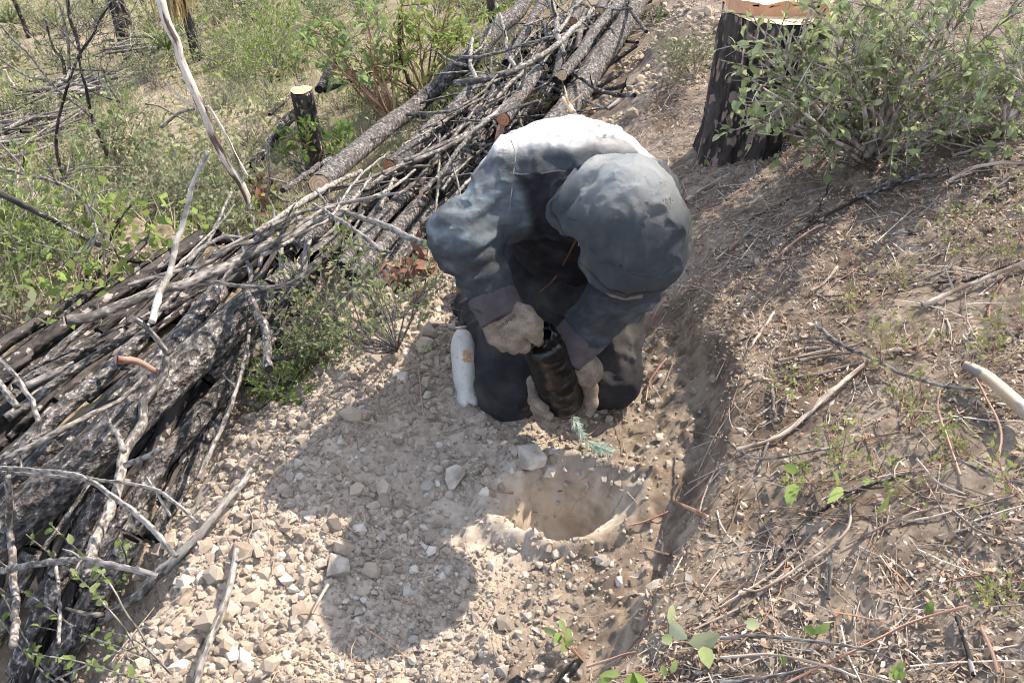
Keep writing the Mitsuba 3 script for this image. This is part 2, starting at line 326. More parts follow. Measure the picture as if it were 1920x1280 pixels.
J = dict(hr=(.045, 2.22, .36), hl=(.275, 2.19, .36), hc=(.16, 2.22, .40), kr=(-.006, 1.83, .10), kl=(.283, 1.875, .105), ar=(-.13, 2.27, .075), al=(.30, 2.20, .07),
         belly=(.165, 2.10, .53), chest=(.155, 2.02, .675), neck=(.20, 1.86, .70), head=(.247, 1.675, .725),
         sr=(.025, 1.97, .665), sl=(.315, 1.90, .650), er=(-.125, 1.83, .60), wr=(-.035, 1.715, .47),
         el=(.30, 1.80, .48), wl=(.155, 1.735, .33))
J = {k: np.array(v) for k, v in J.items()}
def jr(k, r): return (*J[k], r)
def crease(p, s, seed, power=5):
    q = p * s + .6 * (meshkit.fbm(p * s * .6 + 5, 2, seed + 3)[..., None] - .5)
    return np.clip(1 - 2.6 * np.abs(meshkit.fbm(q, 2, seed) - .5), 0, 1) ** power
def wrinkle(p, s, seed): return (meshkit.fbm(p * np.array([s, s, s]), 3, seed) - .5)
person = thing('person', 'person in a grey hooded top kneeling on dug earth, bent over a black bag', 'person')

def push_front(P, sd, off):
    P = np.array(P, float)
    for i in range(len(P)):
        d = P[i] - C0; d /= np.linalg.norm(d); t = np.linspace(-.35, .35, 281)
        q = P[i] + d * t[:, None]; s = sd(q.astype(np.float32)); k = np.argmax(s < off)
        if s[k] < off: P[i] = q[k]
    return P
# cloth folds: soft ridges pressed onto a surface along paths traced over it
def fold_paths(paths, sd, y):
    out = []
    for w, r, pts in paths:
        q = push_front([at_y(a, b, y) for a, b in pts], sd, 0.0); out.append((spline(q, 9), w, r))
    return out
def ridges(p, d, R):
    for q, w, r in R:
        e = None
        for i in range(len(q) - 1):
            s = sd_cone(p, q[i], q[i + 1], 0, 0); e = s if e is None else np.minimum(e, s)
        taper = 1.0
        d = d - r * np.exp(-(e / w) ** 2)
    return d
HOODIE_R = []
def fold_paths_(sd):
    return fold_paths([(.010, .009, [(925, 440), (890, 462), (850, 478), (812, 470)]), (.009, .008, [(930, 468), (895, 492), (860, 505), (825, 500)]), (.009, -.008, [(928, 455), (892, 478), (855, 492), (818, 486)]), (.008, .007, [(935, 500), (905, 520), (872, 532), (848, 528)]), (.008, -.006, [(932, 485), (900, 506), (866, 518), (836, 514)]),
        (.013, .008, [(952, 345), (915, 385), (870, 405), (825, 400)]), (.012, -.007, [(950, 370), (915, 408), (870, 428), (822, 424)]), (.010, .006, [(930, 300), (918, 335), (915, 370)]), (.008, .007, [(945, 535), (912, 548), (875, 552)]),
        (.010, .008, [(1150, 560), (1110, 580), (1075, 590)]), (.010, -.007, [(1150, 575), (1112, 598), (1072, 608)]), (.009, .007, [(1140, 592), (1105, 615), (1065, 622)]), (.014, .007, [(1000, 262), (1060, 285), (1095, 310)]), (.013, -.006, [(985, 285), (1040, 300), (1075, 325)]), (.010, .006, [(985, 380), (1000, 440), (1010, 500)]), (.011, -.006, [(1000, 370), (1020, 430), (1030, 500)])], sd, 1.9)
def torso_sd(p):
    d = sd_ell(p, J['hc'], (.19, .16, .15))
    d = smin(d, sd_ell(p, J['belly'], (.175, .145, .16)), .12)
    d = smin(d, sd_ell(p, J['chest'], (.20, .14, .14)), .12)
    d = smin(d, sd_ell(p, (.155, 2.06, .40), (.12, .10, .12)), .08)
    d = smin(d, sd_cone(p, J['sr'], J['sl'], .085, .09), .10)
    return smin(d, sd_cone(p, (.19, 1.93, .69), J['neck'], .10, .085), .08)
def arm_sd(p):
    r = chain(p, [jr('sr', .09), jr('er', .076), jr('wr', .054)], .03)
    # folds bunched at the elbow and along the forearm
    l = chain(p, [jr('sl', .085), jr('el', .072), jr('wl', .055)], .03)
    return r, l
def hoodie_sd(p):
    r, l = arm_sd(p); t = torso_sd(p)
    d = smin(smin(t, r, .07), l, .07)
    d = d - .010 * crease(p * np.array([1, .7, 1.3]), 9, 71, 7) - .005 * crease(p, 18, 72, 7)
    d = d + .020 * wrinkle(p, 11, 3) * smooth01(.5, 1.0, 1 - np.abs(p[..., 2] - .5))
    # diagonal creases on the sleeves
    q = (p - J['er']) @ np.array([.55, -.35, -.75])
    d = d + .0045 * np.sin(q * 150 + 6 * meshkit.noise(p * 14, 9)) * smooth01(.06, .0, np.abs(r)) * smooth01(.17, .03, np.linalg.norm(p - J['er'], axis=-1))
    q2 = (p - J['el']) @ np.array([-.5, -.2, -.8])
    d = d + .004 * np.sin(q2 * 150 + 5 * meshkit.noise(p * 14, 19)) * smooth01(.06, .0, np.abs(l)) * smooth01(.2, .05, np.linalg.norm(p - J['el'], axis=-1))
    d = ridges(p, d, HOODIE_R)
    # cut at the waist hem (plane facing down/back) and at the cuffs
    hem = -((p - np.array([.16, 2.06, .42])) @ np.array([0, -.45, .89]))
    d = smax(d, hem - .012, .02)
    # armhole seams and yoke seam
    s1 = np.abs((p - (J['sr'] + np.array([.035, 0, 0]))) @ np.array([.88, -.1, .35]))
    d = d + .004 * np.exp(-(s1 / .006) ** 2) * (p[..., 0] < .1)
    return d
HOODIE_R = []
def hoodie_plain(p): return hoodie_sd(p)
HOODIE_R = fold_paths_(hoodie_plain)
V, Fc = surface(hoodie_sd, (-.26, 1.58, .26), (.50, 2.40, .96), .0068)
def hoodie_col(V):
    base = np.array([.046, .051, .060]); sunlit_back = np.array([.47, .47, .47]); front = np.array([.021, .021, .026])
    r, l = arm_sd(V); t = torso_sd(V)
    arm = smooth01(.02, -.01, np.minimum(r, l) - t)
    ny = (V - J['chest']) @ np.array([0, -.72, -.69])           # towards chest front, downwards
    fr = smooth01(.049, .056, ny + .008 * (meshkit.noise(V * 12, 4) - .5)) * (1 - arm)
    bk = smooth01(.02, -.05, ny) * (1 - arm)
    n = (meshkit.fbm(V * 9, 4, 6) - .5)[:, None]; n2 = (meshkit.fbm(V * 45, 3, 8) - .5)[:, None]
    c = base[None] * (1 - bk[:, None]) + sunlit_back * bk[:, None]  # glare of the sun on the back painted into the cloth colour
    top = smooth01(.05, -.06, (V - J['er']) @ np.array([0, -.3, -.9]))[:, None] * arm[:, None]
    c = c * (1 + 1.1 * top * np.array([.95, 1.05, 1]))  # upward sides of the sleeves painted lighter, as if sunlit
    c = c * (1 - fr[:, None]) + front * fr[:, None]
    n4 = np.clip((meshkit.fbm(V * np.array([16, 16, 30]), 3, 91) - .52) * 5, 0, 1)[:, None]; c = c * (1 + .9 * n4 * np.array([.95, 1.02, 1.0]))
    n3 = (meshkit.fbm(V * 130, 2, 10) - .5)[:, None]
    c = c * (1 + .6 * n + .5 * n2 + .5 * n3)
    dust = np.clip((meshkit.fbm(V * 14, 3, 31) - .55) * 5, 0, 1)[:, None] * .10
    return np.clip(c * (1 - dust) + np.array([.25, .20, .15]) * dust * (1 - .7 * fr[:, None]), .01, .8)
add_col(person + '__hoodie', (V, Fc, hoodie_col(V)), 'mat_cloth', label='grey-blue work top, painted sunlit pale across the back')

# cuffs
def cuff(w, e, r, lab):
    w, e = J[w], J[e]; d = (w - e) / np.linalg.norm(w - e)
    P = [(*(w - d * .045), r + .001), (*(w - d * .035), r + .008), (*(w + d * .02), r + .006), (*(w + d * .034), r + .002), (*(w + d * .03), r - .006)]
    v, f, u = tube(spline(P, 14), 22, rough=.05, seed=int(r * 1000), cap=False)
    n = (meshkit.fbm(v * 40, 3, 3) - .5)[:, None]
    add_col(person + '__cuff', (v, f, np.clip(np.array([.085, .075, .082]) * (1 + .8 * n), .02, 1)), 'mat_cloth')
cuff('wr', 'er', .054, ''); cuff('wl', 'el', .056, '')

# hood
HC = J['head']
HOOD_R = []
def hood_outer(p):
    d = sd_ell(p, HC + np.array([.018, -.005, .0]), (.118, .152, .142))
    d = smin(d, sd_cone(p, HC + np.array([-.01, .03, -.01]), (.175, 1.93, .68), .115, .085), .07)
    d = smin(d, sd_cone(p, HC + np.array([-.05, .05, .0]), (.122, 1.765, .702), .10, .042), .04)
    d = smin(d, sd_cone(p, HC + np.array([.05, -.05, -.04]), (.31, 1.64, .66), .09, .07), .06)
    # folds running from the flap over the side to the back
    e = (p - np.array([.125, 1.765, .70])); L = np.linalg.norm(e, axis=-1)
    ang = np.arctan2(e[..., 2], e[..., 1] * .6 - e[..., 0])
    d = d + .005 * np.sin(ang * 8 + 3 * meshkit.noise(p * 8, 2)) * smooth01(.05, .12, L) * smooth01(.30, .14, L)
    d = ridges(p, d, HOOD_R)
    # dents near the crown at the right
    d = d + .003 * np.exp(-(np.linalg.norm((p - np.array([.372, 1.64, .735])) / np.array([.06, .05, .014]), axis=-1)) ** 2)
    d = d + .006 * np.exp(-(np.linalg.norm((p - np.array([.362, 1.60, .672])) / np.array([.06, .05, .012]), axis=-1)) ** 2)
    d = d + .018 * wrinkle(p, 11, 12) - .009 * crease(p * np.array([1.3, .7, 1]), 8, 75, 7) - .004 * crease(p, 19, 76, 7)
    nt = sd_cone(p, at_y(1047, 487, 1.50), at_y(1045, 487, 1.88), .040, .050); d = smax(d, -nt, .012)
    nt = sd_cone(p, at_y(1063, 469, 1.50), at_y(1062, 469, 1.90), .028, .037); d = smax(d, -nt, .008)
    # seam of the brim hem, and the middle seam over the crown
    rim = p[..., 2] - (.622 + .42 * (p[..., 1] - 1.60))
    d = d + .0035 * np.exp(-((rim - .042) / .004) ** 2)
    return d
def hood_sd(p):
    d = hood_outer(p); rim = p[..., 2] - (.622 + .42 * (p[..., 1] - 1.60)) + .02 * (meshkit.noise(p * 11, 15) - .5)
    shell = smax(d, -(d + .013), .006)
    return smax(shell, -rim, .008)
HOOD_R = fold_paths([(.011, .010, [(1118, 296), (1085, 330), (1058, 365), (1040, 398)]), (.010, .009, [(1165, 318), (1125, 345), (1090, 375), (1066, 405)]), (.009, .006, [(1190, 350), (1140, 385), (1110, 425), (1105, 460)]),
    (.010, -.009, [(1140, 300), (1105, 338), (1075, 370), (1055, 400)]), (.009, .007, [(1272, 345), (1250, 372), (1225, 385)]), (.013, -.004, [(1278, 362), (1258, 392), (1235, 402)]), (.010, .007, [(1276, 420), (1255, 440), (1230, 470)]), (.013, -.004, [(1275, 440), (1258, 462), (1238, 492)]),
    (.014, .005, [(1150, 400), (1135, 440), (1130, 480)]), (.004, -.005, [(1106, 462), (1135, 482), (1170, 502), (1205, 513), (1240, 512)]), (.006, .004, [(1106, 470), (1135, 490), (1170, 510), (1205, 521), (1238, 519)])], hood_outer, 1.62)
V, Fc = surface(hood_sd, (.02, 1.46, .55), (.46, 2.10, .93), .0055)
def hood_col(V):
    n = (meshkit.fbm(V * 8, 4, 16) - .5)[:, None]; n2 = (meshkit.fbm(V * 45, 3, 18) - .5)[:, None]
    c = np.array([.052, .059, .068]) * (1 + .55 * n + .3 * n2)
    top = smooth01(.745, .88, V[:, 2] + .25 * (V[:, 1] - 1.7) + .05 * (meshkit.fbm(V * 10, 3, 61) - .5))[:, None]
    c = c * (1 - top) + np.array([.27, .29, .30]) * top  # sunlight on the crown put into the hood colour
    rim = V[:, 2] - (.622 + .42 * (V[:, 1] - 1.60))
    c = c * (1 - .55 * np.exp(-((rim - .042) / .005) ** 2))[:, None]
    dust = np.clip((meshkit.fbm(V * np.array([30, 30, 12]), 3, 33) - .6) * 6, 0, 1)[:, None] * .18
    return np.clip(c * (1 - dust) + np.array([.30, .25, .20]) * dust, .01, .8)
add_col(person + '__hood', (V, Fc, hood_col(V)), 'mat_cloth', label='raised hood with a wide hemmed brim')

# body inside the clothes: head with face, neck, trunk, arms, legs and feet in one skin
def body_sd(p):
    d = sd_ell(p, HC + np.array([0, .005, -.012]), (.082, .105, .108))
    fwd = np.array([-.02, .36, -.93]); side = np.array([1., 0, 0]); up = np.array([0, -.93, -.36])
    f0 = HC + np.array([0, .01, -.012])
    d = smin(d, sd_ell(p, f0 + fwd * .05 - up * .06, (.058, .06, .06)), .04)           # jaw
    d = smin(d, sd_cone(p, f0 + fwd * .095 + up * .012, f0 + fwd * .118 - up * .028, .010, .016), .015)   # nose
    d = smin(d, sd_cone(p, f0 + fwd * .100 - up * .062 - side * .02, f0 + fwd * .100 - up * .062 + side * .02, .009, .009), .008)   # lips
    for s in (-1, 1):
        d = smax(d, -(sd_ell(p, f0 + fwd * .112 + up * .014 + side * s * .032, (.016, .016, .012))), .012)
        d = smin(d, sd_ell(p, f0 + fwd * .094 + up * .014 + side * s * .032, (.012, .012, .012)), .004)
        d = smin(d, sd_ell(p, f0 - fwd * .005 - up * .01 + side * s * .084, (.010, .022, .030)), .008)
    d = smin(d, sd_cone(p, HC + np.array([-.01, .07, -.01]), (.18, 1.93, .66), .055, .065), .04)
    t = smin(sd_ell(p, J['chest'], (.155, .10, .10)), sd_ell(p, J['belly'], (.14, .11, .13)), .1)
    t = smin(t, sd_ell(p, J['hc'], (.15, .12, .11)), .1)
    d = smin(d, t, .06)
    for a, b, c, r in (('sr', 'er', 'wr', (.055, .045, .03)), ('sl', 'el', 'wl', (.055, .045, .03)), ('hr', 'kr', 'ar', (.085, .06, .045)), ('hl', 'kl', 'al', (.085, .06, .045))):
        d = smin(d, chain(p, [jr(a, r[0]), jr(b, r[1]), jr(c, r[2])], .03), .04)
    return d
add(person + '__body', surface(body_sd, (-.25, 1.50, .02), (.50, 2.46, .88), .011), 'mat_skin', smooth=True)
# dark cap edge with zigzag stitching that shows under the brim
v, f, u = tube(spline([(*at_y(1102, 506, 1.65), .010), (*at_y(1132, 533, 1.615), .015), (*at_y(1165, 548, 1.60), .016), (*at_y(1205, 551, 1.595), .010)], 14), 8, rough=.1)
add_uv(person + '__cap_edge', (v, f, u), 'mat_capedge', label='brown cap edge with zigzag stitching under the hood')
pts = [at_y(1122 + i * 4.0, 521 + i * 2.6 + (3 if i % 2 else -3) - i * i * .05, 1.585) for i in range(13)]
vv = join([tube([(*pts[i], .0009), (*pts[i + 1], .0009)], 4) for i in range(12)])
add(person + '__cap_edge__stitching', (vv[0], vv[1]), 'mat_seam', smooth=True)

# trousers
def trouser_sd(p):
    r = chain(p, [jr('hr', .125), (J['kr'] * .45 + J['hr'] * .55).tolist() + [.105], jr('kr', .088)], .04)
    l = chain(p, [jr('hl', .125), (J['kl'] * .45 + J['hl'] * .55).tolist() + [.103], jr('kl', .084)], .04)
    r2 = chain(p, [jr('kr', .080), jr('ar', .058)], .02); l2 = chain(p, [jr('kl', .078), jr('al', .058)], .02)
    d = smin(smin(r, r2, .035), smin(l, l2, .035), .02)
    d = smin(d, sd_ell(p, J['hc'], (.185, .15, .14)), .06)
    d = smin(d, sd_ell(p, (.14, 2.02, .27), (.10, .14, .12)), .06)
    d = d - .010 * crease(p * np.array([1, 1, .8]), 10, 81, 7) - .005 * crease(p, 20, 82, 7)
    d = d + .017 * wrinkle(p, 12, 41) + .0045 * np.sin(p[..., 2] * 85 + 30 * p[..., 0] + 7 * meshkit.noise(p * 9, 3)) * smooth01(.05, .3, p[..., 2])
    return d
TR = []
TR = fold_paths([(.012, .008, [(1120, 600), (1150, 640), (1165, 690)]), (.012, -.007, [(1110, 620), (1138, 660), (1150, 710)]), (.010, .007, [(1165, 590), (1180, 640), (1190, 690)]), (.010, .007, [(1100, 690), (1140, 720), (1180, 720)]), (.010, -.006, [(1105, 705), (1140, 735), (1180, 733)]),
    (.010, .007, [(905, 620), (930, 650), (960, 660)]), (.010, -.006, [(905, 640), (935, 668), (965, 675)]), (.012, .007, [(910, 700), (950, 720), (990, 715)]), (.010, .006, [(895, 600), (900, 680), (918, 750)])], trouser_sd, 1.85)
trouser0 = trouser_sd
def trouser_sd(p): return ridges(p, trouser0(p), TR)
V, Fc = surface(trouser_sd, (-.24, 1.63, -.04), (.46, 2.40, .60), .0075)
add(person + '__trousers', (V, Fc), 'mat_trouser', smooth=True, label='charcoal work trousers, dusty at the knees')
# side seam on the right leg
sp = spline([(*at_y(893, 600, 1.98), .0016), (*at_y(897, 660, 1.90), .0016), (*at_y(906, 720, 1.855), .0016), (*at_y(922, 762, 1.83), .0016)], 16)
# boots: the right one shows behind the knee
for nm, a in (('ar', np.array([-.135, 2.31, .05])), ('al', np.array([.33, 2.24, .04]))):
    d0 = np.array([.1, .96, 0]); d0 /= np.linalg.norm(d0); s0 = np.array([-d0[1], d0[0], 0])
    def boot_sd(p, a=a):
        d = sd_cone(p, a, a + np.array([0, .02, .075]), .05, .05)
        d = smin(d, sd_cone(p, a + np.array([0, -.015, -.005]), a - d0 * .02 + np.array([0, .12, -.01]), .045, .035), .03)
        return d + .004 * wrinkle(p, 30, 7)
    b = add(person + '__boot', surface(boot_sd, a - .12, a + np.array([.12, .24, .16]), .008), 'mat_boot', smooth=True, label='brown leather boot behind the knee' if nm == 'ar' else None)
    so = trimesh.creation.capsule(height=.12, radius=.044, count=[10, 14]); so.apply_transform(trimesh.transformations.rotation_matrix(-np.pi / 2, [1, 0, 0]))
    so.vertices[:, 2] *= .22; so.apply_translation(a + np.array([-.035, -.03, -.02]))
    add(b + '__sole', so, 'mat_sole', smooth=30)

scene['mat_seamdark'] = {'type': 'principled', 'base_color': rgb(.03, .033, .04), 'roughness': .95}
for seam in ([(1104, 466), (1135, 490), (1170, 508), (1210, 518), (1245, 514), (1266, 498)], [(1034, 384), (1046, 398), (1062, 408), (1082, 414)]):
    q = push_front([at_y(a, b, 1.58) for a, b in seam], hood_outer, .0005)
    add(person + '__hood__hem_seam', tube(spline([(*x, .0016) for x in q], 24), 5)[:2], 'mat_seamdark', smooth=True)
# zip down the front and its puller
zp = [at_y(1086, 436, 1.80), at_y(1074, 462, 1.815), at_y(1058, 492, 1.84), at_y(1040, 522, 1.87), at_y(1012, 548, 1.90)]
zq = push_front(zp, hoodie_sd, .002)
add(person + '__zip', tube([(*q, .0028) for q in zq], 6, 20)[:2], 'mat_zip', smooth=True, label='brown metal zip down the front')
add(person + '__zip__puller', tube([(*(zq[0] + [0, -.004, 0]), .003), (*(zq[0] + [.002, -.01, -.03]), .004)], 6)[:2], 'mat_seam', smooth=True)
for seam in ([(958, 326), (985, 327), (1015, 325), (1048, 320), (1062, 322)], [(958, 262), (966, 290), (962, 330), (957, 380), (950, 430)]):
    q = push_front([at_y(a, b, 1.95) for a, b in seam], hoodie_sd, .001)
    add(person + '__seam', tube([(*x, .0016) for x in q], 5, 24)[:2], 'mat_seam', smooth=True)

# ------------------------------------------------------------------ nursery bag and seedling
BT, BB = np.array([.073, 1.665, .400]), at_y(1062, 764, 1.705)
bax = (BB - BT) / np.linalg.norm(BB - BT)
scene['mat_bag'] = {'type': 'bumpmap', 'arbitrary': proc(lambda p, n, uv: fbm(p.x * 30, p.y * 30, p.z * 45, 2), eps=1e-3), 'scale': .006,
    'bsdf': {'type': 'principled', 'roughness': .24, 'specular': .32, 'base_color': proc(
    lambda p, n, uv: mix((.006, .006, .007), (.045, .040, .036), smoothstep(.78, .92, fbm(p.x * 40, p.y * 40, p.z * 40, 4))))}}
bag = thing('nursery_bag', 'black plastic nursery bag of soil held upside down between two gloved hands', 'plant bag')
s = np.linspace(0, 1, 60)
prof = np.interp(s, [0, .06, .12, .45, .5, .55, .9, 1], [.040, .050, .054, .057, .053, .058, .054, .040])
v, f, u = tube([(*(BT + (BB - BT) * a), r) for a, r in zip(s, prof)], 36, cap=True)
ctr = BT + np.clip(((v - BT) @ bax), 0, 9)[:, None] * bax; rad = v - ctr
k = meshkit.fbm(v * 24, 4, 3) - .5; kk = np.abs(meshkit.fbm(v * np.array([30, 30, 14]), 3, 5) - .5)
v = v + rad * (.10 * k + .06 * kk - .02  )[:, None]
add(bag + '__film', (v, f), 'mat_bag', smooth=True)
# crumpled lip of the bag folded over between the fingers
xs, ys = np.meshgrid(np.linspace(-1, 1, 16), np.linspace(0, 1, 8), indexing='ij')
e1 = np.cross(bax, [0, 1, .2]); e1 /= np.linalg.norm(e1); e2 = np.cross(bax, e1)
ang = xs * 2.6
pl = BT[None, None] + e1 * (np.sin(ang) * .046 * (1 - .4 * ys))[..., None] - e2 * (np.cos(ang) * .046 * (1 - .35 * ys))[..., None] - bax * (ys * .028 * (1 + .6 * np.sin(ang * 2.3)))[..., None]
pl = pl + (meshkit.fbm(pl * 60, 3, 9)[..., None] - .5) * np.array([.022, .022, .022])
i, j = np.meshgrid(np.arange(15), np.arange(7), indexing='ij'); i, j = i.ravel(), j.ravel()
scene['mat_bag2'] = {'type': 'twosided', 'bsdf': scene['mat_bag']}
add(bag + '__folded_lip', (pl.reshape(-1, 3), np.stack([i * 8 + j, (i + 1) * 8 + j, (i + 1) * 8 + j + 1, i * 8 + j + 1], 1)), 'mat_bag2', smooth=True)
seed_l = thing('pine_seedling', 'blue-green pine seedling hanging out of the black nursery bag', 'seedling')
S = np.array([at_y(1073, 782, 1.700), at_y(1085, 803, 1.685), at_y(1100, 825, 1.665), at_y(1120, 838, 1.645), at_y(1145, 848, 1.625)])
sp = spline(np.c_[S, [.0022, .002, .0018, .0016, .001]], 40)
add(seed_l + '__stem', tube(sp, 6)[:2], 'mat_boot', smooth=True)
nv, nf, nc = [], [], []
for q in range(360):
    t = RNG.random(); t = t if (t < .38 or t > .5) else t + .2
    k = min(int(t * 39), 38); o = sp[k, :3]; ax = sp[k + 1, :3] - sp[k, :3]; ax /= np.linalg.norm(ax)
    d = RNG.normal(size=3); d -= ax * (d @ ax); d /= np.linalg.norm(d); d = d * .75 + ax * RNG.uniform(.3, 1.0); d /= np.linalg.norm(d)
    L = RNG.uniform(.02, .042) * (1.0 if t > .5 else .7); w = np.cross(d, RNG.normal(size=3)); w /= np.linalg.norm(w); n0 = len(nv)
    m = o + d * L * .6 + np.array([0, 0, -.002])
    nv += [o - w * .0008, o + w * .0008, m + w * .0008, m - w * .0008, o + d * L + np.array([0, 0, -.005])]
    nf += [[n0, n0 + 1, n0 + 2], [n0, n0 + 2, n0 + 3], [n0 + 3, n0 + 2, n0 + 4]]
    c = np.array([.44, .56, .53]) * RNG.uniform(.7, 1.4) + np.array([.06, .06, 0]) * RNG.random(); nc += [c] * 5
add_col(seed_l + '__needles', (np.array(nv), np.array(nf), np.clip(nc, 0, 1)), 'mat_leaf', kind='stuff')

# ------------------------------------------------------------------ gloved hands
def hand_mesh(fn, lo, hi): return surface(fn, lo, hi, .0028)
# right hand: back of the hand to the camera, fingers curled down, pinching the bag's lip with the thumb
def hp(px, py, y): return at_y(px, py, y)
W1 = hp(928, 570, 1.722)
K = [hp(925, 634, 1.652), hp(946, 640, 1.640), hp(968, 634, 1.636), hp(988, 616, 1.640)]      # knuckles, little to index
Tm = [hp(944, 649, 1.645), hp(963, 652, 1.635), hp(983, 650, 1.632), hp(1003, 632, 1.638)]      # first joints
Te = [hp(956, 645, 1.672), hp(975, 648, 1.665), hp(992, 648, 1.660), hp(1010, 640, 1.660)]      # tips, turned in
def hand_r(p):
    d = sd_cone(p, hp(915, 560, 1.74), W1, .040, .041)
    for i in range(4):
        a = W1 + (np.array(hp(910 + i * 14, 590 - i * 4, 1.70)) - W1) * .7
        d = smin(d, sd_cone(p, a, K[i], .030, .0165), .022)
    for i in range(4):
        r = [.0145, .0158, .0165, .0165][i]
        g = smin(sd_cone(p, K[i], Tm[i], r, r - .001), sd_cone(p, Tm[i], Te[i], r - .001, r - .003), .006)
        d = smin(d, g, .006)
    th = chain(p, [(*hp(950, 575, 1.71), .024), (*hp(986, 588, 1.665), .0195), (*hp(1005, 607, 1.645), .0165), (*hp(1009, 624, 1.642), .0130)], .012)
    d = smin(d, th, .012)
    rib = np.sin(((p - W1) @ ((K[1] - W1) / np.linalg.norm(K[1] - W1))) * 900)
    d = d + .0008 * rib * smooth01(.05, .02, np.linalg.norm(p - W1, axis=-1)) + .003 * wrinkle(p, 45, 3)
    return d
lo = np.min([W1 - .03, *K, *Tm, *Te, hp(1009, 625, 1.64)], 0) - .05; hi = np.max([W1 + .03, *K, *Tm, *Te], 0) + .06
V, Fc = hand_mesh(hand_r, lo, hi)
g1 = add(person + '__glove', (V, Fc), 'mat_glove', smooth=True, label='dusty knitted work glove with a printed word on its back')
# the printed word on the back of the glove
tm = meshkit.text_mesh('TRUPER', .0085, .0006, bold=True)
a0, a1 = hp(932, 621, 1.66), hp(968, 594, 1.66)
tx = (a1 - a0); Lw = np.linalg.norm(tx); tx /= Lw
tv = np.array(tm.vertices); tv[:, 0] *= Lw / tv[:, 0].max(); tv[:, 0] += tv[:, 1] * .25
tm = trimesh.Trimesh(tv, tm.faces, process=False).subdivide_to_size(.004)
tv = np.array(tm.vertices)
dc = C0 - a0; dc /= np.linalg.norm(dc); ty = np.cross(dc, tx); ty /= np.linalg.norm(ty)
q = a0 + tx * tv[:, :1] + ty * tv[:, 1:2]
def push_many(P, sd, off):
    t = np.linspace(-.05, .06, 111); dd = P - C0; dd /= np.linalg.norm(dd, axis=1, keepdims=True)
    Q = P[:, None] + dd[:, None] * t[None, :, None]; s = sd(Q.astype(np.float32)); k = np.argmax(s < off, 1)
    return Q[np.arange(len(P)), k]
q = push_many(q, hand_r, .0008) + dc * tv[:, 2:3]
add(g1 + '__printed_word', (q, np.array(tm.faces)), 'mat_ink', label='dark printed word TRUPER on the glove')

# left hand: under the bag, fingers round its near-left side, thumb on the right
PC = (BT + (BB - BT) * .74)
near = C0 - PC; near -= bax * (near @ bax); near /= np.linalg.norm(near); lat = np.cross(bax, near); lat /= np.linalg.norm(lat)
if (lat @ np.array([1, 0, 0])) < 0: lat = -lat
def onbag(f, deg, r=.066): # deg 0 = towards the camera, +90 = image right
    a = math.radians(deg); return BT + (BB - BT) * f + near * math.cos(a) * r + lat * math.sin(a) * r
FI = [(.70, 0.0150), (.815, .0158), (.93, .0160), (1.04, .0145)]
def hand_l(p):
    wl = J['wl'] + np.array([.008, -.002, -.03])
    d = sd_cone(p, wl, onbag(.62, 95, .085), .040, .036)
    d = smin(d, sd_cone(p, onbag(.62, 95, .085), onbag(.80, 150, .083), .034, .032), .03)
    d = smin(d, sd_cone(p, onbag(.80, 150, .082), onbag(.92, 185, .078), .030, .026), .03)
    for k, (f_, r) in enumerate(FI):
        g = sd_cone(p, onbag(f_ - .05, 180, .078), onbag(f_ - .03, -130, .078), r, r)
        g = smin(g, sd_cone(p, onbag(f_ - .03, -130, .078), onbag(f_, -86, .075), r, r - .001), .008)
        g = smin(g, sd_cone(p, onbag(f_, -86, .075), onbag(f_ + .02, -52 + 4 * k, .067), r - .001, r - .003), .008)
        d = smin(d, g, .004)
    th = chain(p, [(*onbag(.70, 105, .082), .024), (*onbag(.84, 88, .078), .0185), (*onbag(.96, 70, .072), .0165), (*onbag(1.02, 56, .066), .0135)], .012)
    d = smin(d, th, .014)
    return d + .003 * wrinkle(p, 45, 8)
lo = np.min([PC - .12, J['wl'] - .06, BB - .11], 0); hi = np.max([PC + .12, J['wl'] + .06, BB + .1], 0)
V, Fc = surface(hand_l, lo, hi, .0032)
add(person + '__glove', (V, Fc), 'mat_glove', smooth=True, label='dusty knitted work glove cupped under the black bag')

# ------------------------------------------------------------------ bottle leaning on the right knee
bottle = thing('plastic_bottle', 'dirty whitish plastic bottle standing against the right knee of the kneeling person', 'bottle')
b0, b1 = at_y(878, 764, 1.84), at_y(864, 604, 2.005)
bl = np.linalg.norm(b1 - b0); bd = (b1 - b0) / bl
prof = [(0, .004), (.004, .020), (.02, .0330), (.06, .0355), (.10, .0345), (.17, .0295), (.25, .0325), (.36, .0365), (.50, .0370), (.54, .0362), (.56, .0372), (.70, .0368), (.80, .0310), (.88, .0215), (.915, .0145), (.93, .0140), (.935, .0172), (.95, .0172), (.955, .0138)]
P = np.array([(a * bl, r) for a, r in prof]); n = 40
ang = np.arange(n) * 2 * np.pi / n
Z = np.concatenate([np.linspace(P[i, 0], P[i + 1, 0], 4, endpoint=False) for i in range(len(P) - 1)] + [P[-1:, 0]])
from scipy.interpolate import PchipInterpolator as PI_
R_ = PI_(P[:, 0], P[:, 1])(Z)
e1 = np.cross(bd, [0, 0, 1.]); e1 /= np.linalg.norm(e1); e2 = np.cross(bd, e1)
lob = 1 - .22 * smooth01(.045, 0, Z)[:, None] * (.5 + .5 * np.cos(5 * ang + .6))[None]
zz = Z[:, None] + .012 * smooth01(.012, 0, Z)[:, None] * (.5 + .5 * np.cos(5 * ang + .6))[None]
RR = R_[:, None] * lob
bv = b0 + bd * zz[..., None] + e1 * (RR * np.cos(ang))[..., None] + e2 * (RR * np.sin(ang))[..., None]
bv = bv + (meshkit.fbm(bv * 25, 3, 2)[..., None] - .5) * .003
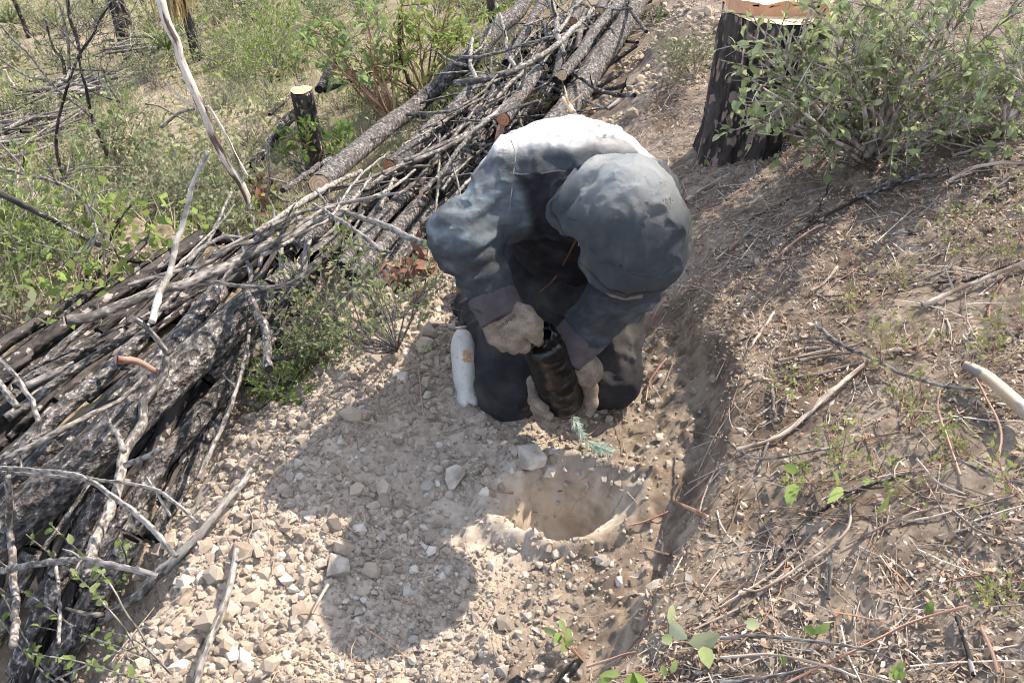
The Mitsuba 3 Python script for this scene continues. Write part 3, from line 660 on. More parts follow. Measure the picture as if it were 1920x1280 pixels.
i, j = np.meshgrid(np.arange(len(Z) - 1), np.arange(n), indexing='ij'); i, j = i.ravel(), j.ravel(); k = (j + 1) % n
bf = np.stack([i * n + j, i * n + k, (i + 1) * n + k, (i + 1) * n + j], 1)
bm = trimesh.Trimesh(bv.reshape(-1, 3), np.vstack([bf[:, [0, 1, 2]], bf[:, [0, 2, 3]], np.stack([np.zeros(n - 2, int), np.arange(2, n), np.arange(1, n - 1)], 1)]), process=False)
scene['mat_bottle'] = {'type': 'principled', 'roughness': .34, 'specular': .5, 'base_color': proc(
    lambda p, n, uv: mix(mix((.42, .415, .40), (.55, .545, .53), fbm(p.x * 20, p.y * 20, p.z * 20, 3)), (.25, .21, .18), smoothstep(.66, .78, fbm(p.x * 170, p.y * 170, p.z * 170, 3)) * .8))}
add(bottle + '__shell', bm, 'mat_bottle', smooth=True)
cap = tube([(*(b0 + bd * bl * .957), .0155), (*(b0 + bd * bl * .962), .0168), (*(b0 + bd * bl * 1.0), .0165), (*(b0 + bd * bl * 1.004), .014)], 20)
add(bottle + '__cap', (cap[0], cap[1]), 'mat_sole', smooth=30, label='dark soiled screw cap')
ring = tube([(*(b0 + bd * bl * .918), .0150), (*(b0 + bd * bl * .921), .0165), (*(b0 + bd * bl * .931), .0165)], 20)
scene['mat_rust'] = {'type': 'principled', 'base_color': rgb(.28, .10, .05), 'roughness': .6}
add(bottle + '__neck_ring', (ring[0], ring[1]), 'mat_rust', smooth=30)
# remains of the label: a curved patch that wraps the shell
tt, hh = np.meshgrid(np.linspace(-.62, .62, 14), np.linspace(.52, .665, 10), indexing='ij')
a0 = math.atan2((C0 - b0) @ e2, (C0 - b0) @ e1) + .25
ra = PI_(P[:, 0], P[:, 1])(hh * bl) + .0007
lv = b0 + bd * (hh * bl)[..., None] + e1 * (ra * np.cos(a0 + tt))[..., None] + e2 * (ra * np.sin(a0 + tt))[..., None]
i, j = np.meshgrid(np.arange(13), np.arange(9), indexing='ij'); i, j = i.ravel(), j.ravel()
lc = np.where((meshkit.fbm(np.stack([tt * 14, hh * 40, tt * 0], -1), 3, 4) + .35 * (np.abs(tt) < .38) * (tt > -.3) > .60)[..., None], [.42, .27, .17], [.60, .56, .52]).reshape(-1, 3)
add_col(bottle + '__label_remains', (lv.reshape(-1, 3) + (meshkit.fbm(lv.reshape(-1, 3) * 25, 3, 2)[:, None] - .5) * .003, np.stack([i * 10 + j, (i + 1) * 10 + j, (i + 1) * 10 + j + 1, i * 10 + j + 1], 1), lc), 'mat_matte')
# ------------------------------------------------------------------ the log pile
def place(path, h):
    """path rows (px, py[, dh]) -> points on the terrain raised by h (+dh)."""
    P = [(q[0], q[1]) for q in path]; H = [h + (q[2] if len(q) > 2 else 0) for q in path]
    return hits(P, np.array(H))
def settle(P):
    """Straighten a stick's depth: the free middle points follow the line of sight, heights vary linearly."""
    return P
PILE_WHERE = [(1.6, 'at the near lower end of the log pile'), (2.5, 'over the thick lower logs'), (3.2, 'in the stretch of pile above the wiry shrub'), (4.0, 'in the pile beside the elbow of the person'), (4.8, 'in the pile behind the back of the person'), (99, 'at the far top end of the log pile')]
TONE = {'mat_branch': 'pale grey', 'mat_bark': 'charred black-flecked', 'mat_char': 'black burnt', 'mat_twig': 'brownish', 'mat_redtwig': 'reddish-brown', 'mat_snag': 'peeling', 'mat_stem_': 'pale', 'mat_redtwig_': 'reddish'}
def describe(name, label, P, R, mat):
    L = np.linalg.norm(np.diff(P, axis=0), axis=1).sum(); m = P.mean(0); u, v = uv_of(m[0], m[1]); size = 'short' if L < .3 else 'long' if L > .75 else 'medium-length'
    thick = 'thin' if R.max() < .0065 else 'stout' if R.max() > .011 else 'finger-thick'
    if name == 'branch':
        across = 'downhill side' if u < -1.9 else 'uphill side' if u < 99 and u > -1.55 else 'crest'
        return f"{size} {thick} {TONE[mat]} branch {next(t for a, t in PILE_WHERE if v < a)}, {across}"
    if name == 'log': return f"charred log half hidden {next(t for a, t in PILE_WHERE if v < a)}, {'thick' if R.max() > .03 else 'slim'}"
    d_ = depth_of(m); px, py = 960 + F * m[0] / d_, 640 - F * (m[1] * SP + (m[2] - CAM_H) * CP) / d_
    where = 'near the leafy bush' if py < 420 else 'by the edge of the dug cut' if px < 1480 and py < 1000 else 'among the wispy weeds at the right' if px > 1640 and py < 950 else 'on the open litter slope' if py < 1000 else 'on the litter at the lower right'
    return f"{size} {thick} {TONE[mat]} stick lying {where}"
def wood(name, label, cat, path, w0, w1, h, mat='mat_bark', group=None, sides=10, seg=None, rough=.10, ends=(None, None), pts=None, bend=True):
    P = place(path, h) if pts is None else np.asarray(pts, float)
    if pts is None and len(P) > 2:      # take the bumps of the soil out of the stick's depth
        dd = P - C0; tt = np.linalg.norm(dd, axis=1); dd /= tt[:, None]; s_ = np.r_[0, np.cumsum(np.hypot(*np.diff(np.array([q[:2] for q in path], float), axis=0).T))]
        tt = np.polyval(np.polyfit(s_ / s_[-1], 1 / tt, 1 if len(P) < 5 else 2), s_ / s_[-1]); P = C0 + dd / tt[:, None]
    W = np.interp(np.linspace(0, 1, len(P)), [0, 1], [w0, w1])
    R = np.array([px_to_m(p, w) / 2 for p, w in zip(P, W)]) if pts is None else W
    Q = np.c_[P, R]; L = np.linalg.norm(np.diff(P, axis=0), axis=1).sum()
    n = seg or int(np.clip(L / max(R.mean() * 1.1, .012), 6, 70))
    if name != 'log': n = int(np.clip(L / max(R.mean() * 1.8, .011), 8, 60))
    Q = spline(Q, n); s = int(RNG.integers(1, 400)); spurs = []
    if name != 'log' and n > 9:         # knots, kinks and the stubs of side twigs
        jit = RNG.normal(0, .17, (n, 3)) * Q[:, 3:4]; jit = (jit + np.roll(jit, 1, 0) + np.roll(jit, 2, 0)) * .5; jit[[0, 1, -1]] = 0; Q[:, :3] += jit; kn = RNG.integers(2, n - 2, max(1, n // 9)); Q[kn, 3] *= RNG.uniform(1.08, 1.25, len(kn))
        for q in RNG.integers(2, n - 2, int(RNG.poisson(min(L * 2.4, 3)))):
            ax = Q[q + 1, :3] - Q[q - 1, :3]; ax /= np.linalg.norm(ax); dd = RNG.normal(size=3) + [0, 0, .5]; dd -= ax * (dd @ ax); dd = dd / np.linalg.norm(dd) + ax * RNG.uniform(-.2, .8); l = RNG.uniform(2.5, 9) * Q[q, 3]
            spurs.append(tube(spline([(*Q[q, :3], Q[q, 3] * .6), (*(Q[q, :3] + dd * l * .5), Q[q, 3] * .45), (*(Q[q, :3] + dd * l + RNG.normal(0, .15, 3) * l), Q[q, 3] * .25)], 5), 5, seed=s))
    if group and name in ('branch', 'log', 'stick'): label = describe(name, label, P, R, str(mat))
    k = thing(name, label, cat, group)
    m = tube(Q, sides, rough=rough, seed=s)
    if spurs: m = join([m] + spurs)
    if ends == (None, None):
        add_uv(k, m, mat)
    else:
        add_uv(k + '__bark', m, mat)
        for e, (i, j) in zip(ends, ((0, 1), (-1, -2))):
            if e:
                nrm = Q[i, :3] - Q[j, :3]; nrm /= np.linalg.norm(nrm)
                add_uv(k + '__cut_face', disc(Q[i, :3] + nrm * .004, nrm, Q[i, 3] * .93, seed=s, dome=.002), 'mat_cut_' + e)
    return k, Q
GL, GB = 'charred logs in the long pile', 'sticks and branches on the log pile'
def log(label, path, w0, w1, h, ends=(None, None), sides=18, rough=.04, **k): return wood('log', label, 'log', path, w0, w1, h, ends=ends, sides=sides, rough=rough, **k)
SMALL = 'charred log lying half hidden among other logs of the pile'
log('thickest charred log of the pile, black and flaky, running to the lower left corner', [(-70, 1065), (140, 880), (288, 740), (427, 612), (492, 552)], 96, 60, .17, sides=30, rough=.035)
log('charred log along the uphill foot of the pile, just right of the thickest log', [(150, 1095), (235, 970), (290, 880), (405, 745), (480, 640)], 46, 34, .09, sides=20)
log('short charred log with a dark butt end lying against the thickest log', [(390, 710), (425, 670), (462, 628), (500, 580)], 40, 36, .12, sides=18)
log(SMALL, [(285, 1010), (345, 900), (395, 800), (440, 715)], 34, 30, .02, group=GL)
log('charred log below the thickest log, light patches on top, near the bottom left', [(190, 920), (158, 985), (125, 1050), (60, 1140)], 32, 32, .09)
log('stout black log at the bottom left with a pale broken stump end', [(248, 1005), (185, 1105), (150, 1170), (100, 1250)], 48, 52, .07, sides=20)
log(SMALL, [(265, 958), (235, 1010), (205, 1060)], 34, 34, .07, group=GL)
log(SMALL, [(110, 1080), (70, 1170), (30, 1260)], 40, 40, .08, group=GL)
log(SMALL, [(60, 1030), (20, 1130), (-30, 1230)], 36, 40, .10, group=GL)
log(SMALL, [(170, 1175), (110, 1240), (60, 1300)], 30, 30, .06, group=GL)
log('long ridged grey log on the downhill half of the pile', [(-30, 905), (37, 845), (112, 772), (160, 732), (210, 690), (268, 632)], 36, 28, .19)
log('pale flaky log left of the thickest log, ending at the dark gap', [(412, 542), (362, 600), (325, 648), (285, 695), (235, 755)], 36, 36, .20)
log('slim ridged log parallel to the long grey log', [(265, 608), (220, 642), (160, 680), (118, 707), (75, 740), (10, 785)], 16, 18, .20, sides=12)
log('fully charred black log at the downhill side of the pile', [(190, 632), (140, 660), (95, 690), (30, 728)], 22, 24, .12, sides=12)
log(SMALL, [(180, 598), (105, 657), (65, 700), (20, 745)], 14, 16, .12, group=GL)
log(SMALL, [(110, 830), (50, 890), (-20, 960)], 40, 44, .10, group=GL)
log(SMALL, [(340, 640), (280, 690), (200, 770), (120, 850)], 40, 46, .06, group=GL)
log(SMALL, [(560, 520), (500, 585), (440, 660)], 36, 36, .07, group=GL)
log('long flaky log with a pale sawn end, topmost of the middle of the pile', [(598, 346), (640, 308), (695, 263), (735, 230), (790, 190), (882, 103)], 40, 30, .33, ends=('pale', None), sides=22)
log('charred log continuing the line of the long flaky log towards the top edge', [(868, 130), (905, 85), (940, 48), (972, 22), (1000, -25)], 32, 27, .22, sides=16)
log('log with a reddish sawn end beside the long flaky log', [(731, 313), (765, 284), (805, 243), (850, 205), (900, 150)], 30, 23, .30, ends=('red', None), sides=18)
log('broken log with a blunt charred end near the elbow of the person', [(770, 362), (730, 395), (695, 437), (665, 480)], 25, 27, .16)
log('charred log nearest to the elbow of the person', [(792, 375), (745, 428), (700, 478), (660, 520)], 27, 30, .14)
log(SMALL, [(722, 375), (690, 420), (668, 455), (640, 500)], 18, 20, .15, group=GL)
log(SMALL, [(830, 380), (775, 440), (725, 500), (690, 540)], 38, 40, .08, group=GL)
log('thick uphill log with a broken yellow patch, behind the back of the person', [(1020, 262), (1072, 195), (1110, 130), (1145, 82), (1180, 32), (1210, -25)], 52, 34, .15, sides=24, rough=.08)
log('slim log with a bright oval sawn end, resting on the thick uphill log', [(1054, 141), (1090, 98), (1115, 57), (1160, 8), (1180, -18)], 21, 18, .30, ends=('pale', None), sides=16)
log('log at the top edge with a round pale sawn end facing the viewer', [(1124, 22), (1132, 2), (1142, -25)], 19, 18, .28, ends=('pale', None), sides=16)
log('log at the top of the pile with a brownish sawn end', [(1073, 44), (1082, 8), (1092, -25)], 21, 19, .26, ends=('red', None), sides=16)
log('log with a round red-brown sawn end right behind the shoulder of the person', [(944, 224), (965, 195), (990, 160), (1010, 130)], 27, 22, .34, ends=('red', None), sides=16)
log('short orange-brown split piece of wood below the round red-brown sawn end', [(934, 262), (940, 237), (948, 222)], 14, 12, .24, mat='mat_cut_red', sides=10)
log('log with a knotted end in the middle of the branch heap', [(876, 172), (840, 220), (800, 270), (750, 330)], 18, 20, .18)
log('slim log slanting to the top edge between the two thickest far logs', [(1022, -10), (1000, 35), (975, 80), (950, 120)], 18, 18, .20)
log(SMALL, [(1066, 60), (1052, 100), (1040, 150)], 12, 13, .26, group=GL, sides=10)
log(SMALL, [(1098, 20), (1088, 60), (1082, 95)], 11, 12, .26, group=GL, sides=10)
log(SMALL, [(905, 250), (860, 310), (820, 365)], 24, 26, .10, group=GL)
log(SMALL, [(980, 120), (930, 190), (880, 250)], 24, 24, .08, group=GL)
log(SMALL, [(1060, 130), (1010, 190), (975, 240)], 24, 24, .06, group=GL)
log(SMALL, [(860, 200), (790, 280), (720, 340)], 28, 28, .08, group=GL)
log(SMALL, [(700, 340), (620, 410), (540, 470)], 30, 32, .08, group=GL)
log(SMALL, [(640, 440), (570, 490), (500, 540)], 26, 30, .10, group=GL)
log('charred log whose broken stub leans out of the pile beside the small green shrub', [(530, 560), (500, 640), (470, 720)], 28, 30, .04)
# broken yellow wood on the thick uphill log
scene['mat_redtwig_'] = {'type': 'principled', 'roughness': .7, 'base_color': proc(lambda p, n, uv: mix((.13, .06, .04), (.30, .19, .15), smoothstep(.35, .65, fbm(uv.x * 60, uv.y * 20, 3, 3))))}
scene['mat_stem_'] = {'type': 'principled', 'roughness': .7, 'base_color': proc(lambda p, n, uv: mix((.20, .185, .175), (.44, .42, .40), smoothstep(.3, .65, fbm(p.x * 45, p.y * 45, p.z * 45, 3))))}
# sticks
def stick(path, w0, w1, h, label=None, mat='mat_branch', ends=(None, None), sides=8, **k):
    return wood('branch', label or 'bare grey branch lying on the log pile', 'branch', path, w0, w1, h, mat=mat, ends=ends, sides=sides, rough=.08, group=None if label else GB, **k)
stick([(315, 668), (300, 715), (270, 752), (268, 790), (238, 845), (225, 890), (212, 935), (198, 975), (175, 1020), (168, 1055)], 17, 22, .33, 'pale winding branch lying lengthwise on the thickest log')
stick([(236, 872), (270, 858), (305, 839)], 12, 9, .34); stick([(232, 845), (218, 812), (203, 793)], 12, 8, .36)
stick([(315, 665), (297, 637), (265, 607), (245, 594)], 12, 9, .36)
stick([(470, 880), (455, 905), (405, 962), (370, 1005), (332, 1042), (295, 1082), (250, 1120), (165, 1178)], 13, 22, .05, 'long barked pole along the foot of the earth heap')
stick([(443, 1030), (434, 1085), (412, 1158), (386, 1216), (366, 1285)], 12, 17, .035, 'pale grey stick lying on the lower left of the earth heap')
stick([(443, 1052), (456, 1047), (468, 1041)], 6, 5, .05)
stick([(-20, 876), (50, 880), (150, 893), (212, 930), (275, 980), (330, 1041)], 9, 11, .42, 'arching brown branch across the lower end of the pile')
stick([(18, 885), (150, 896), (275, 912), (325, 938), (370, 980)], 6, 7, .40)
stick([(275, 895), (298, 930), (320, 967)], 5, 6, .36)
stick([(15, 893), (18, 980), (22, 1055), (30, 1130), (25, 1210)], 12, 15, .36, 'grey branch lying across the pile near the left edge of the picture')
stick([(-10, 1072), (50, 1060), (137, 1050), (200, 1057), (295, 1079)], 14, 11, .34, 'grey branch crossing the lower logs from side to side')
stick([(105, 1062), (112, 1130), (110, 1205)], 7, 7, .30)
stick([(124, 601), (180, 592), (240, 566), (297, 545), (355, 528), (400, 508), (440, 492), (490, 465), (535, 445), (590, 418), (650, 396)], 20, 15, .38, 'long branch with a splintered orange tip poking out on the downhill side', ends=('pale', None), sides=12)
stick([(50, 723), (85, 707), (140, 682)], 15, 15, .20)
stick([(220, 674), (257, 677), (295, 698)], 17, 11, .34, 'short reddish broken branch lying across the ridged logs', mat='mat_redtwig_', ends=('red', 'pale'))
stick([(12, 860), (60, 835), (112, 805), (175, 775), (225, 750), (272, 706)], 13, 9, .36, 'smooth grey branch running diagonally over the dark gaps of the lower pile')
stick([(-5, 670), (32, 707), (57, 747), (72, 792)], 8, 10, .36); stick([(-6, 712), (32, 762)], 13, 13, .30)
stick([(457, 534), (467, 560), (490, 600), (500, 640), (504, 692)], 15, 17, .34, 'dark upright branch with a torn orange top beside the green shrub', mat='mat_bark', ends=('pale', None))
stick([(391, 284, .30), (363, 343, .2), (346, 410, .1), (332, 450, .05), (320, 505), (297, 555), (285, 604)], 7, 14, .42, 'pale thin pole leaning over the pile towards the back left', mat='mat_stem_')
stick([(350, 535), (402, 530), (455, 537), (520, 538), (565, 518), (592, 490)], 7, 8, .36)
stick([(462, 490), (472, 507), (467, 540)], 7, 8, .30); stick([(527, 457), (528, 500), (541, 526)], 9, 10, .30)
stick([(578, 448), (574, 475), (569, 508)], 13, 12, .26); stick([(487, 500), (492, 480), (515, 470)], 8, 8, .26)
stick([(527, 449), (465, 476), (427, 512), (408, 552)], 7, 8, .38)
stick([(240, 535), (315, 512), (390, 492), (440, 460), (477, 452), (565, 407)], 8, 10, .36)
stick([(352, 493), (366, 476), (380, 465), (415, 444), (455, 446)], 8, 7, .40)
stick([(400, 477), (440, 455), (515, 420), (557, 398)], 6, 8, .42)
stick([(478, 437), (555, 385), (615, 350), (677, 321)], 11, 10, .38)
stick([(478, 449), (542, 407), (592, 392), (670, 375), (747, 362)], 8, 6, .40)
stick([(478, 477), (535, 440), (590, 402), (630, 385), (705, 367), (745, 345), (778, 319)], 9, 5, .40)
stick([(493, 480), (580, 430), (620, 407), (670, 335), (730, 285)], 7, 4, .42)
stick([(528, 461), (600, 417), (650, 385), (695, 335)], 7, 6, .40)
stick([(530, 357), (572, 328), (621, 296)], 11, 10, .34, 'dark pole lying at the foot of the small sawn stump', mat='mat_bark')
stick([(655, 401), (705, 417), (767, 445), (803, 459)], 10, 15, .34, 'weathered pale branch pointing at the elbow of the person')
stick([(587, 382), (655, 425), (717, 471)], 6, 9, .38); stick([(648, 454), (730, 473)], 6, 6, .30)
stick([(852, 157), (900, 150), (972, 128), (1022, 100), (1060, 70), (1095, 35), (1112, 18)], 13, 9, .44, 'long curved branch lying across the far half of the pile', ends=('pale', None), sides=12)
stick([(845, 107), (910, 105), (985, 83), (1037, 69)], 7, 5, .42, 'smooth bowed branch above the long curved branch')
stick([(930, 8), (945, 55), (952, 100), (967, 127)], 7, 8, .40); stick([(1028, -6), (1042, 32), (1045, 65), (1057, 102)], 12, 10, .40, 'pale forked branch standing out at the top of the pile')
stick([(1045, 62), (1062, 40), (1072, 20)], 8, 6, .42)
stick([(885, 72), (882, 115), (894, 152)], 8, 9, .38)
stick([(1076, 138), (1110, 162), (1147, 177), (1190, 179)], 6, 9, .22, 'dark branch reaching from the thick uphill log to the bare earth', mat='mat_char')
stick([(762, 216), (785, 213), (847, 207), (900, 177), (935, 140), (968, 134)], 7, 4, .42); stick([(865, 222), (900, 227), (955, 207), (1010, 188)], 5, 4, .38)
stick([(758, 302), (830, 272), (867, 257), (915, 225), (972, 177), (973, 158)], 9, 13, .36)
stick([(790, 361), (830, 322), (870, 267), (906, 242)], 9, 8, .36, 'dark branch with a yellowish tip behind the shoulder of the person', mat='mat_bark', ends=('pale', None))
stick([(775, 302), (855, 267), (917, 224)], 8, 8, .37); stick([(824, 103), (850, 117), (876, 123)], 6, 6, .36)
stick([(1172, 0), (1188, 28), (1212, 60)], 6, 7, .22, mat='mat_char'); stick([(1110, 10), (1150, 18), (1185, 16)], 3, 5, .32)
stick([(1140, 205), (1170, 182)], 9, 8, .05, 'short pale split stick on the bare earth by the thick uphill log', mat='mat_snag')
stick([(870, 110), (905, 85), (932, 30)], 4, 6, .36)
# patch of torn yellow wood on the thick log
q = hits([(1064, 203), (1072, 190), (1060, 186)], .31)
k_, Q_ = wood('wood_splinter', 'torn yellow splinter standing off the thick uphill log', 'splinter', [(1076, 212), (1066, 198), (1056, 184)], 11, 7, .29, mat='mat_cut_pale', sides=7)
# smaller sticks heaped along the pile: individuals scattered in the place's own coordinates (u across, v along)
def xy(u, v): return UX * u + 0.333 * v, UY * u + 0.943 * v
for i in range(104):
    v = RNG.uniform(2.7, 6.8) if i < 97 else RNG.uniform(1.2, 2.7); u = RNG.uniform(-1.82, -1.38)
    L = RNG.uniform(.3, 1.15); a = RNG.normal(0, .28) if RNG.random() < .8 else RNG.uniform(-1.2, 1.2)
    n = 5; t = np.linspace(-.5, .5, n) * L; bow = RNG.normal(0, .05) * (1 - (2 * t / L) ** 2) * L
    uu, vv = u + t * math.sin(a) + bow * math.cos(a), v + t * math.cos(a) - bow * math.sin(a)
    x, y = xy(uu, vv); prof = .27 * np.exp(-((u + 1.75) / .40) ** 2) + RNG.uniform(.02, .09)
    if v < 2.6: prof = prof * .8
    z = ground_z(x, y).mean() + prof + t * RNG.normal(0, .10) + RNG.normal(0, .006, n)
    r = RNG.uniform(.004, .011) * (1.0 if RNG.random() < .85 else 1.6)
    wood('branch', 'bare grey branch lying on the log pile', 'branch', None, r, r * RNG.uniform(.4, .9), 0, mat=RNG.choice(['mat_branch', 'mat_branch', 'mat_branch', 'mat_bark']), group=GB, sides=7, seg=12, pts=np.stack([x, y, z], 1))
# hidden bed of burnt brushwood under the logs
bed = []
for i in range(260):
    u, v = RNG.uniform(-2.1, -1.30), RNG.uniform(.7, 6.8); L = RNG.uniform(.4, 1.2); a = RNG.normal(0, .35)
    if v < 2.9: u = min(u, -1.50); a *= .4
    x, y = xy(u + np.linspace(-.5, .5, 4) * L * math.sin(a), v + np.linspace(-.5, .5, 4) * L * math.cos(a))
    bed.append(tube(np.c_[x, y, ground_z(x, y) + RNG.uniform(.0, .08), np.full(4, RNG.uniform(.008, .028))], 6, seed=i))
k = new_key('brushwood'); add_uv(k, join(bed), 'mat_char'); labels[k] = {'label': 'burnt brushwood filling the gaps under the stacked logs', 'category': 'brushwood', 'kind': 'stuff'}
# ------------------------------------------------------------------ stones, clods, litter and sticks on the ground
def rock(rng, n=13, flat=.7):
    p = rng.normal(size=(n, 3)); p /= np.linalg.norm(p, axis=1, keepdims=True); p *= rng.uniform(.75, 1.05, (n, 1)) * np.array([1, rng.uniform(.65, 1), flat * rng.uniform(.6, 1)])
    h = trimesh.convex.convex_hull(p); return np.array(h.vertices), np.array(h.faces)
def spin(rng, tilt=.5):
    return rotm((0, 0, 1), rng.uniform(0, 360)) @ rotm((rng.normal(), rng.normal(), .01), rng.normal(0, 30 * tilt))
STONES = [(632, 1070, 50, 'largest pale angular stone on the lower left of the earth heap'), (995, 866, 58, 'pale flat stone on the far rim of the planting hole'), (850, 902, 46, 'grey-brown slab of stone in the shadow of the person'),
          (1030, 885, 40, 'brown stone beside the pale flat stone on the rim of the hole'), (535, 1092, 30, 'blocky cream stone left of the largest pale stone'), (600, 1062, 30, 'pale stone touching the largest pale stone'), (1845, 298, 28, 'tan stone beside the branch under the leafy bush on the right'),
          (345, 1100, 34, 'brown stone on the left bank of the heap next to the logs'), (440, 1145, 36, 'tan block of stone beside the pale grey stick'), (805, 744, 24, 'small pale stone right of the plastic bottle')]
more = [(755, 1010, 26), (795, 990, 22), (650, 910, 24), (600, 808, 30), (870, 1222, 24), (905, 1225, 22), (860, 1240, 20), (510, 950, 24), (575, 970, 22), (470, 930, 26), (500, 860, 26), (680, 985, 20), (720, 960, 22), (640, 830, 24), (765, 1110, 34), (710, 1010, 22), (560, 870, 26), (900, 855, 24), (835, 870, 26), (1060, 880, 20), (1150, 905, 16), (850, 790, 18), (920, 830, 16), (680, 835, 18),
        (985, 1080, 22), (1045, 1040, 30), (960, 1035, 26), (1010, 1060, 18), (1050, 1068, 16), (970, 1190, 24), (555, 1165, 30), (480, 1185, 26), (610, 1180, 20), (650, 1130, 26), (695, 1135, 24), (540, 1230, 26), (640, 1250, 26), (450, 1225, 22), (590, 1120, 22), (690, 1230, 30), (1085, 887, 20), (1110, 880, 18), (1132, 897, 20), (1160, 908, 22), (1182, 882, 16), (1062, 906, 24), (1100, 907, 16), (1012, 902, 24), (960, 884, 20), (1200, 905, 16), (1140, 870, 16)]
cloud = []
tries = 0
while len(cloud) < 235 and tries < 9000:
    tries += 1
    q = (RNG.uniform(330, 1330), RNG.uniform(640, 1310)); cloud.append((*q, float(np.clip(RNG.gamma(3, 4.2), 9, 26))))
Pq = hits([(a, b) for a, b, _ in cloud]); u_, v_, pit_, spo_, *_ = region_masks(Pq[:, 0], Pq[:, 1])
small = [c for c, m in zip(cloud, np.maximum(pit_, spo_)) if m > .7]
for lst, gr in ((STONES, None), ([(*m, None) for m in more], 1), ([(*m, None) for m in small], 1)):
    for a, b, w, lab in lst:
        p = hit(a, b); r = px_to_m(p, w) / 2 * (1.3 if lab else 1.12); v, f = rock(RNG, int(RNG.integers(11, 17)))
        where = 'in the shadow of the person' if 640 < a < 930 and 700 < b < 1180 else 'near the rim of the planting hole' if 880 < a < 1250 and 830 < b < 1080 else 'at the foot of the cut face' if a > 1180 else 'on the near sunlit heap' if b > 1080 else 'along the downhill edge of the heap'
        shape = 'large' if w > 30 else 'fist-sized' if w > 24 else 'walnut-sized' if w > 17 else 'small' if w > 13 else 'tiny'
        lab2 = lab or f'{shape} pale angular stone {where}'
        _ = ('pale angular stone lying loose on the dug earth heap' if w >= 18 else 'small pale stone lying loose on the dug earth heap')
        k = thing('stone', lab2, 'stone', None if lab else 'stones on the dug earth')
        add(k, ((v * r) @ spin(RNG, .7).T + p + [0, 0, r * (.45 if lab else .25)], f), 'mat_stone')
def scatter(n, ulo, uhi, vlo, vhi, d0, rng, power=2.0):
    out = []
    while sum(map(len, out)) < n:
        u, v = rng.uniform(ulo, uhi, 4 * n), rng.uniform(vlo, vhi, 4 * n); x, y = xy(u, v)
        d = np.hypot(np.hypot(x, y), CAM_H); k = (rng.random(4 * n) < (d0 / d) ** power) & (y > .55) & (np.abs(x) < .75 * y + .7)
        out.append(np.stack([x[k], y[k]], 1))
    return np.vstack(out)[:n]
# clods and gravel over the heap and the floor of the bench
ico = trimesh.creation.icosahedron(); IV, IF = np.array(ico.vertices), np.array(ico.faces)
OV = np.array([[1, 0, 0], [-1, 0, 0], [0, 1, 0], [0, -1, 0], [0, 0, 1], [0, 0, -1.]]); OF = np.array([[0, 2, 4], [2, 1, 4], [1, 3, 4], [3, 0, 4], [2, 0, 5], [1, 2, 5], [3, 1, 5], [0, 3, 5]])
def clods(P, r, col, rng, sq=.75, sink=.3, IV=IV, IF=IF):
    n, k = len(P), len(IV); d = rng.uniform(.55, 1.35, (n, k, 1)); s = np.stack([np.ones(n), rng.uniform(.6, 1, n), rng.uniform(.5, sq + .2, n)], 1)
    a = rng.uniform(0, 6.28, n); c_, s_ = np.cos(a), np.sin(a)
    V = IV[None] * d * s[:, None] * r[:, None, None]
    V = np.stack([V[..., 0] * c_[:, None] - V[..., 1] * s_[:, None], V[..., 0] * s_[:, None] + V[..., 1] * c_[:, None], V[..., 2]], -1)
    Z = ground_z(P[:, 0], P[:, 1])
    V = V + np.stack([P[:, 0], P[:, 1], Z + r * (sq - sink - rng.uniform(0, .75, n) ** 1.5)], -1)[:, None]
    Fc = (IF[None] + (np.arange(n) * k)[:, None, None]).reshape(-1, 3)
    return V.reshape(-1, 3), Fc, np.repeat(col, k, 0)
P = scatter(105000, -1.5, -.02, .0, 2.7, 1.6, RNG, 1.2)
u_, v_, pit_, spo_, lip_, cr_ = region_masks(P[:, 0], P[:, 1])
hx, hy = P[:, 0] - .135, P[:, 1] - 1.475; hole = (hx / .185) ** 2 + (hy / .125) ** 2
m = np.maximum(np.maximum(pit_ * .55, spo_), .7 * smooth01(-1.5, -1.3, u_) * smooth01(-1.05, -1.25, u_) * smooth01(2.5, 2.2, v_)); dens = smooth01(-.12, -.55, u_) * .8 + .2
keep = (RNG.random(len(P)) < m * dens) & ((hole > 1.15) | (RNG.random(len(P)) < .12))
P = P[keep]; r = np.clip(.0012 + RNG.gamma(.55, .0032, len(P)), .0013, .022); r *= 1 + .5 * smooth01(-.55, -.9, uv_of(P[:, 0], P[:, 1])[0])
tone = RNG.uniform(.62, 1.15, (len(P), 1)); stonei = RNG.random((len(P), 1)) < .09
col = np.where(stonei, np.array([.46, .43, .395]), np.array([.335, .285, .24])) * tone
cz = meshkit.fbm(np.c_[P * 7, P[:, :1] * 0], 3, 41); kc = RNG.random(len(P)) < np.clip((cz - .30) * 4.0, .25, 1); P, r, col, tone = P[kc], r[kc], col[kc], tone[kc]
col = np.clip(col, 0, .75); tiny = r < .0034
ga, gb = clods(P[~tiny], r[~tiny], col[~tiny], RNG), clods(P[tiny], r[tiny] * 1.15, col[tiny], RNG, IV=OV, IF=OF)
k = new_key('gravel'); add_col(k, join([ga, gb]), 'mat_clod', smooth=False); labels[k] = {'label': 'crumbly clods and gravel covering the dug earth', 'category': 'gravel', 'kind': 'stuff'}
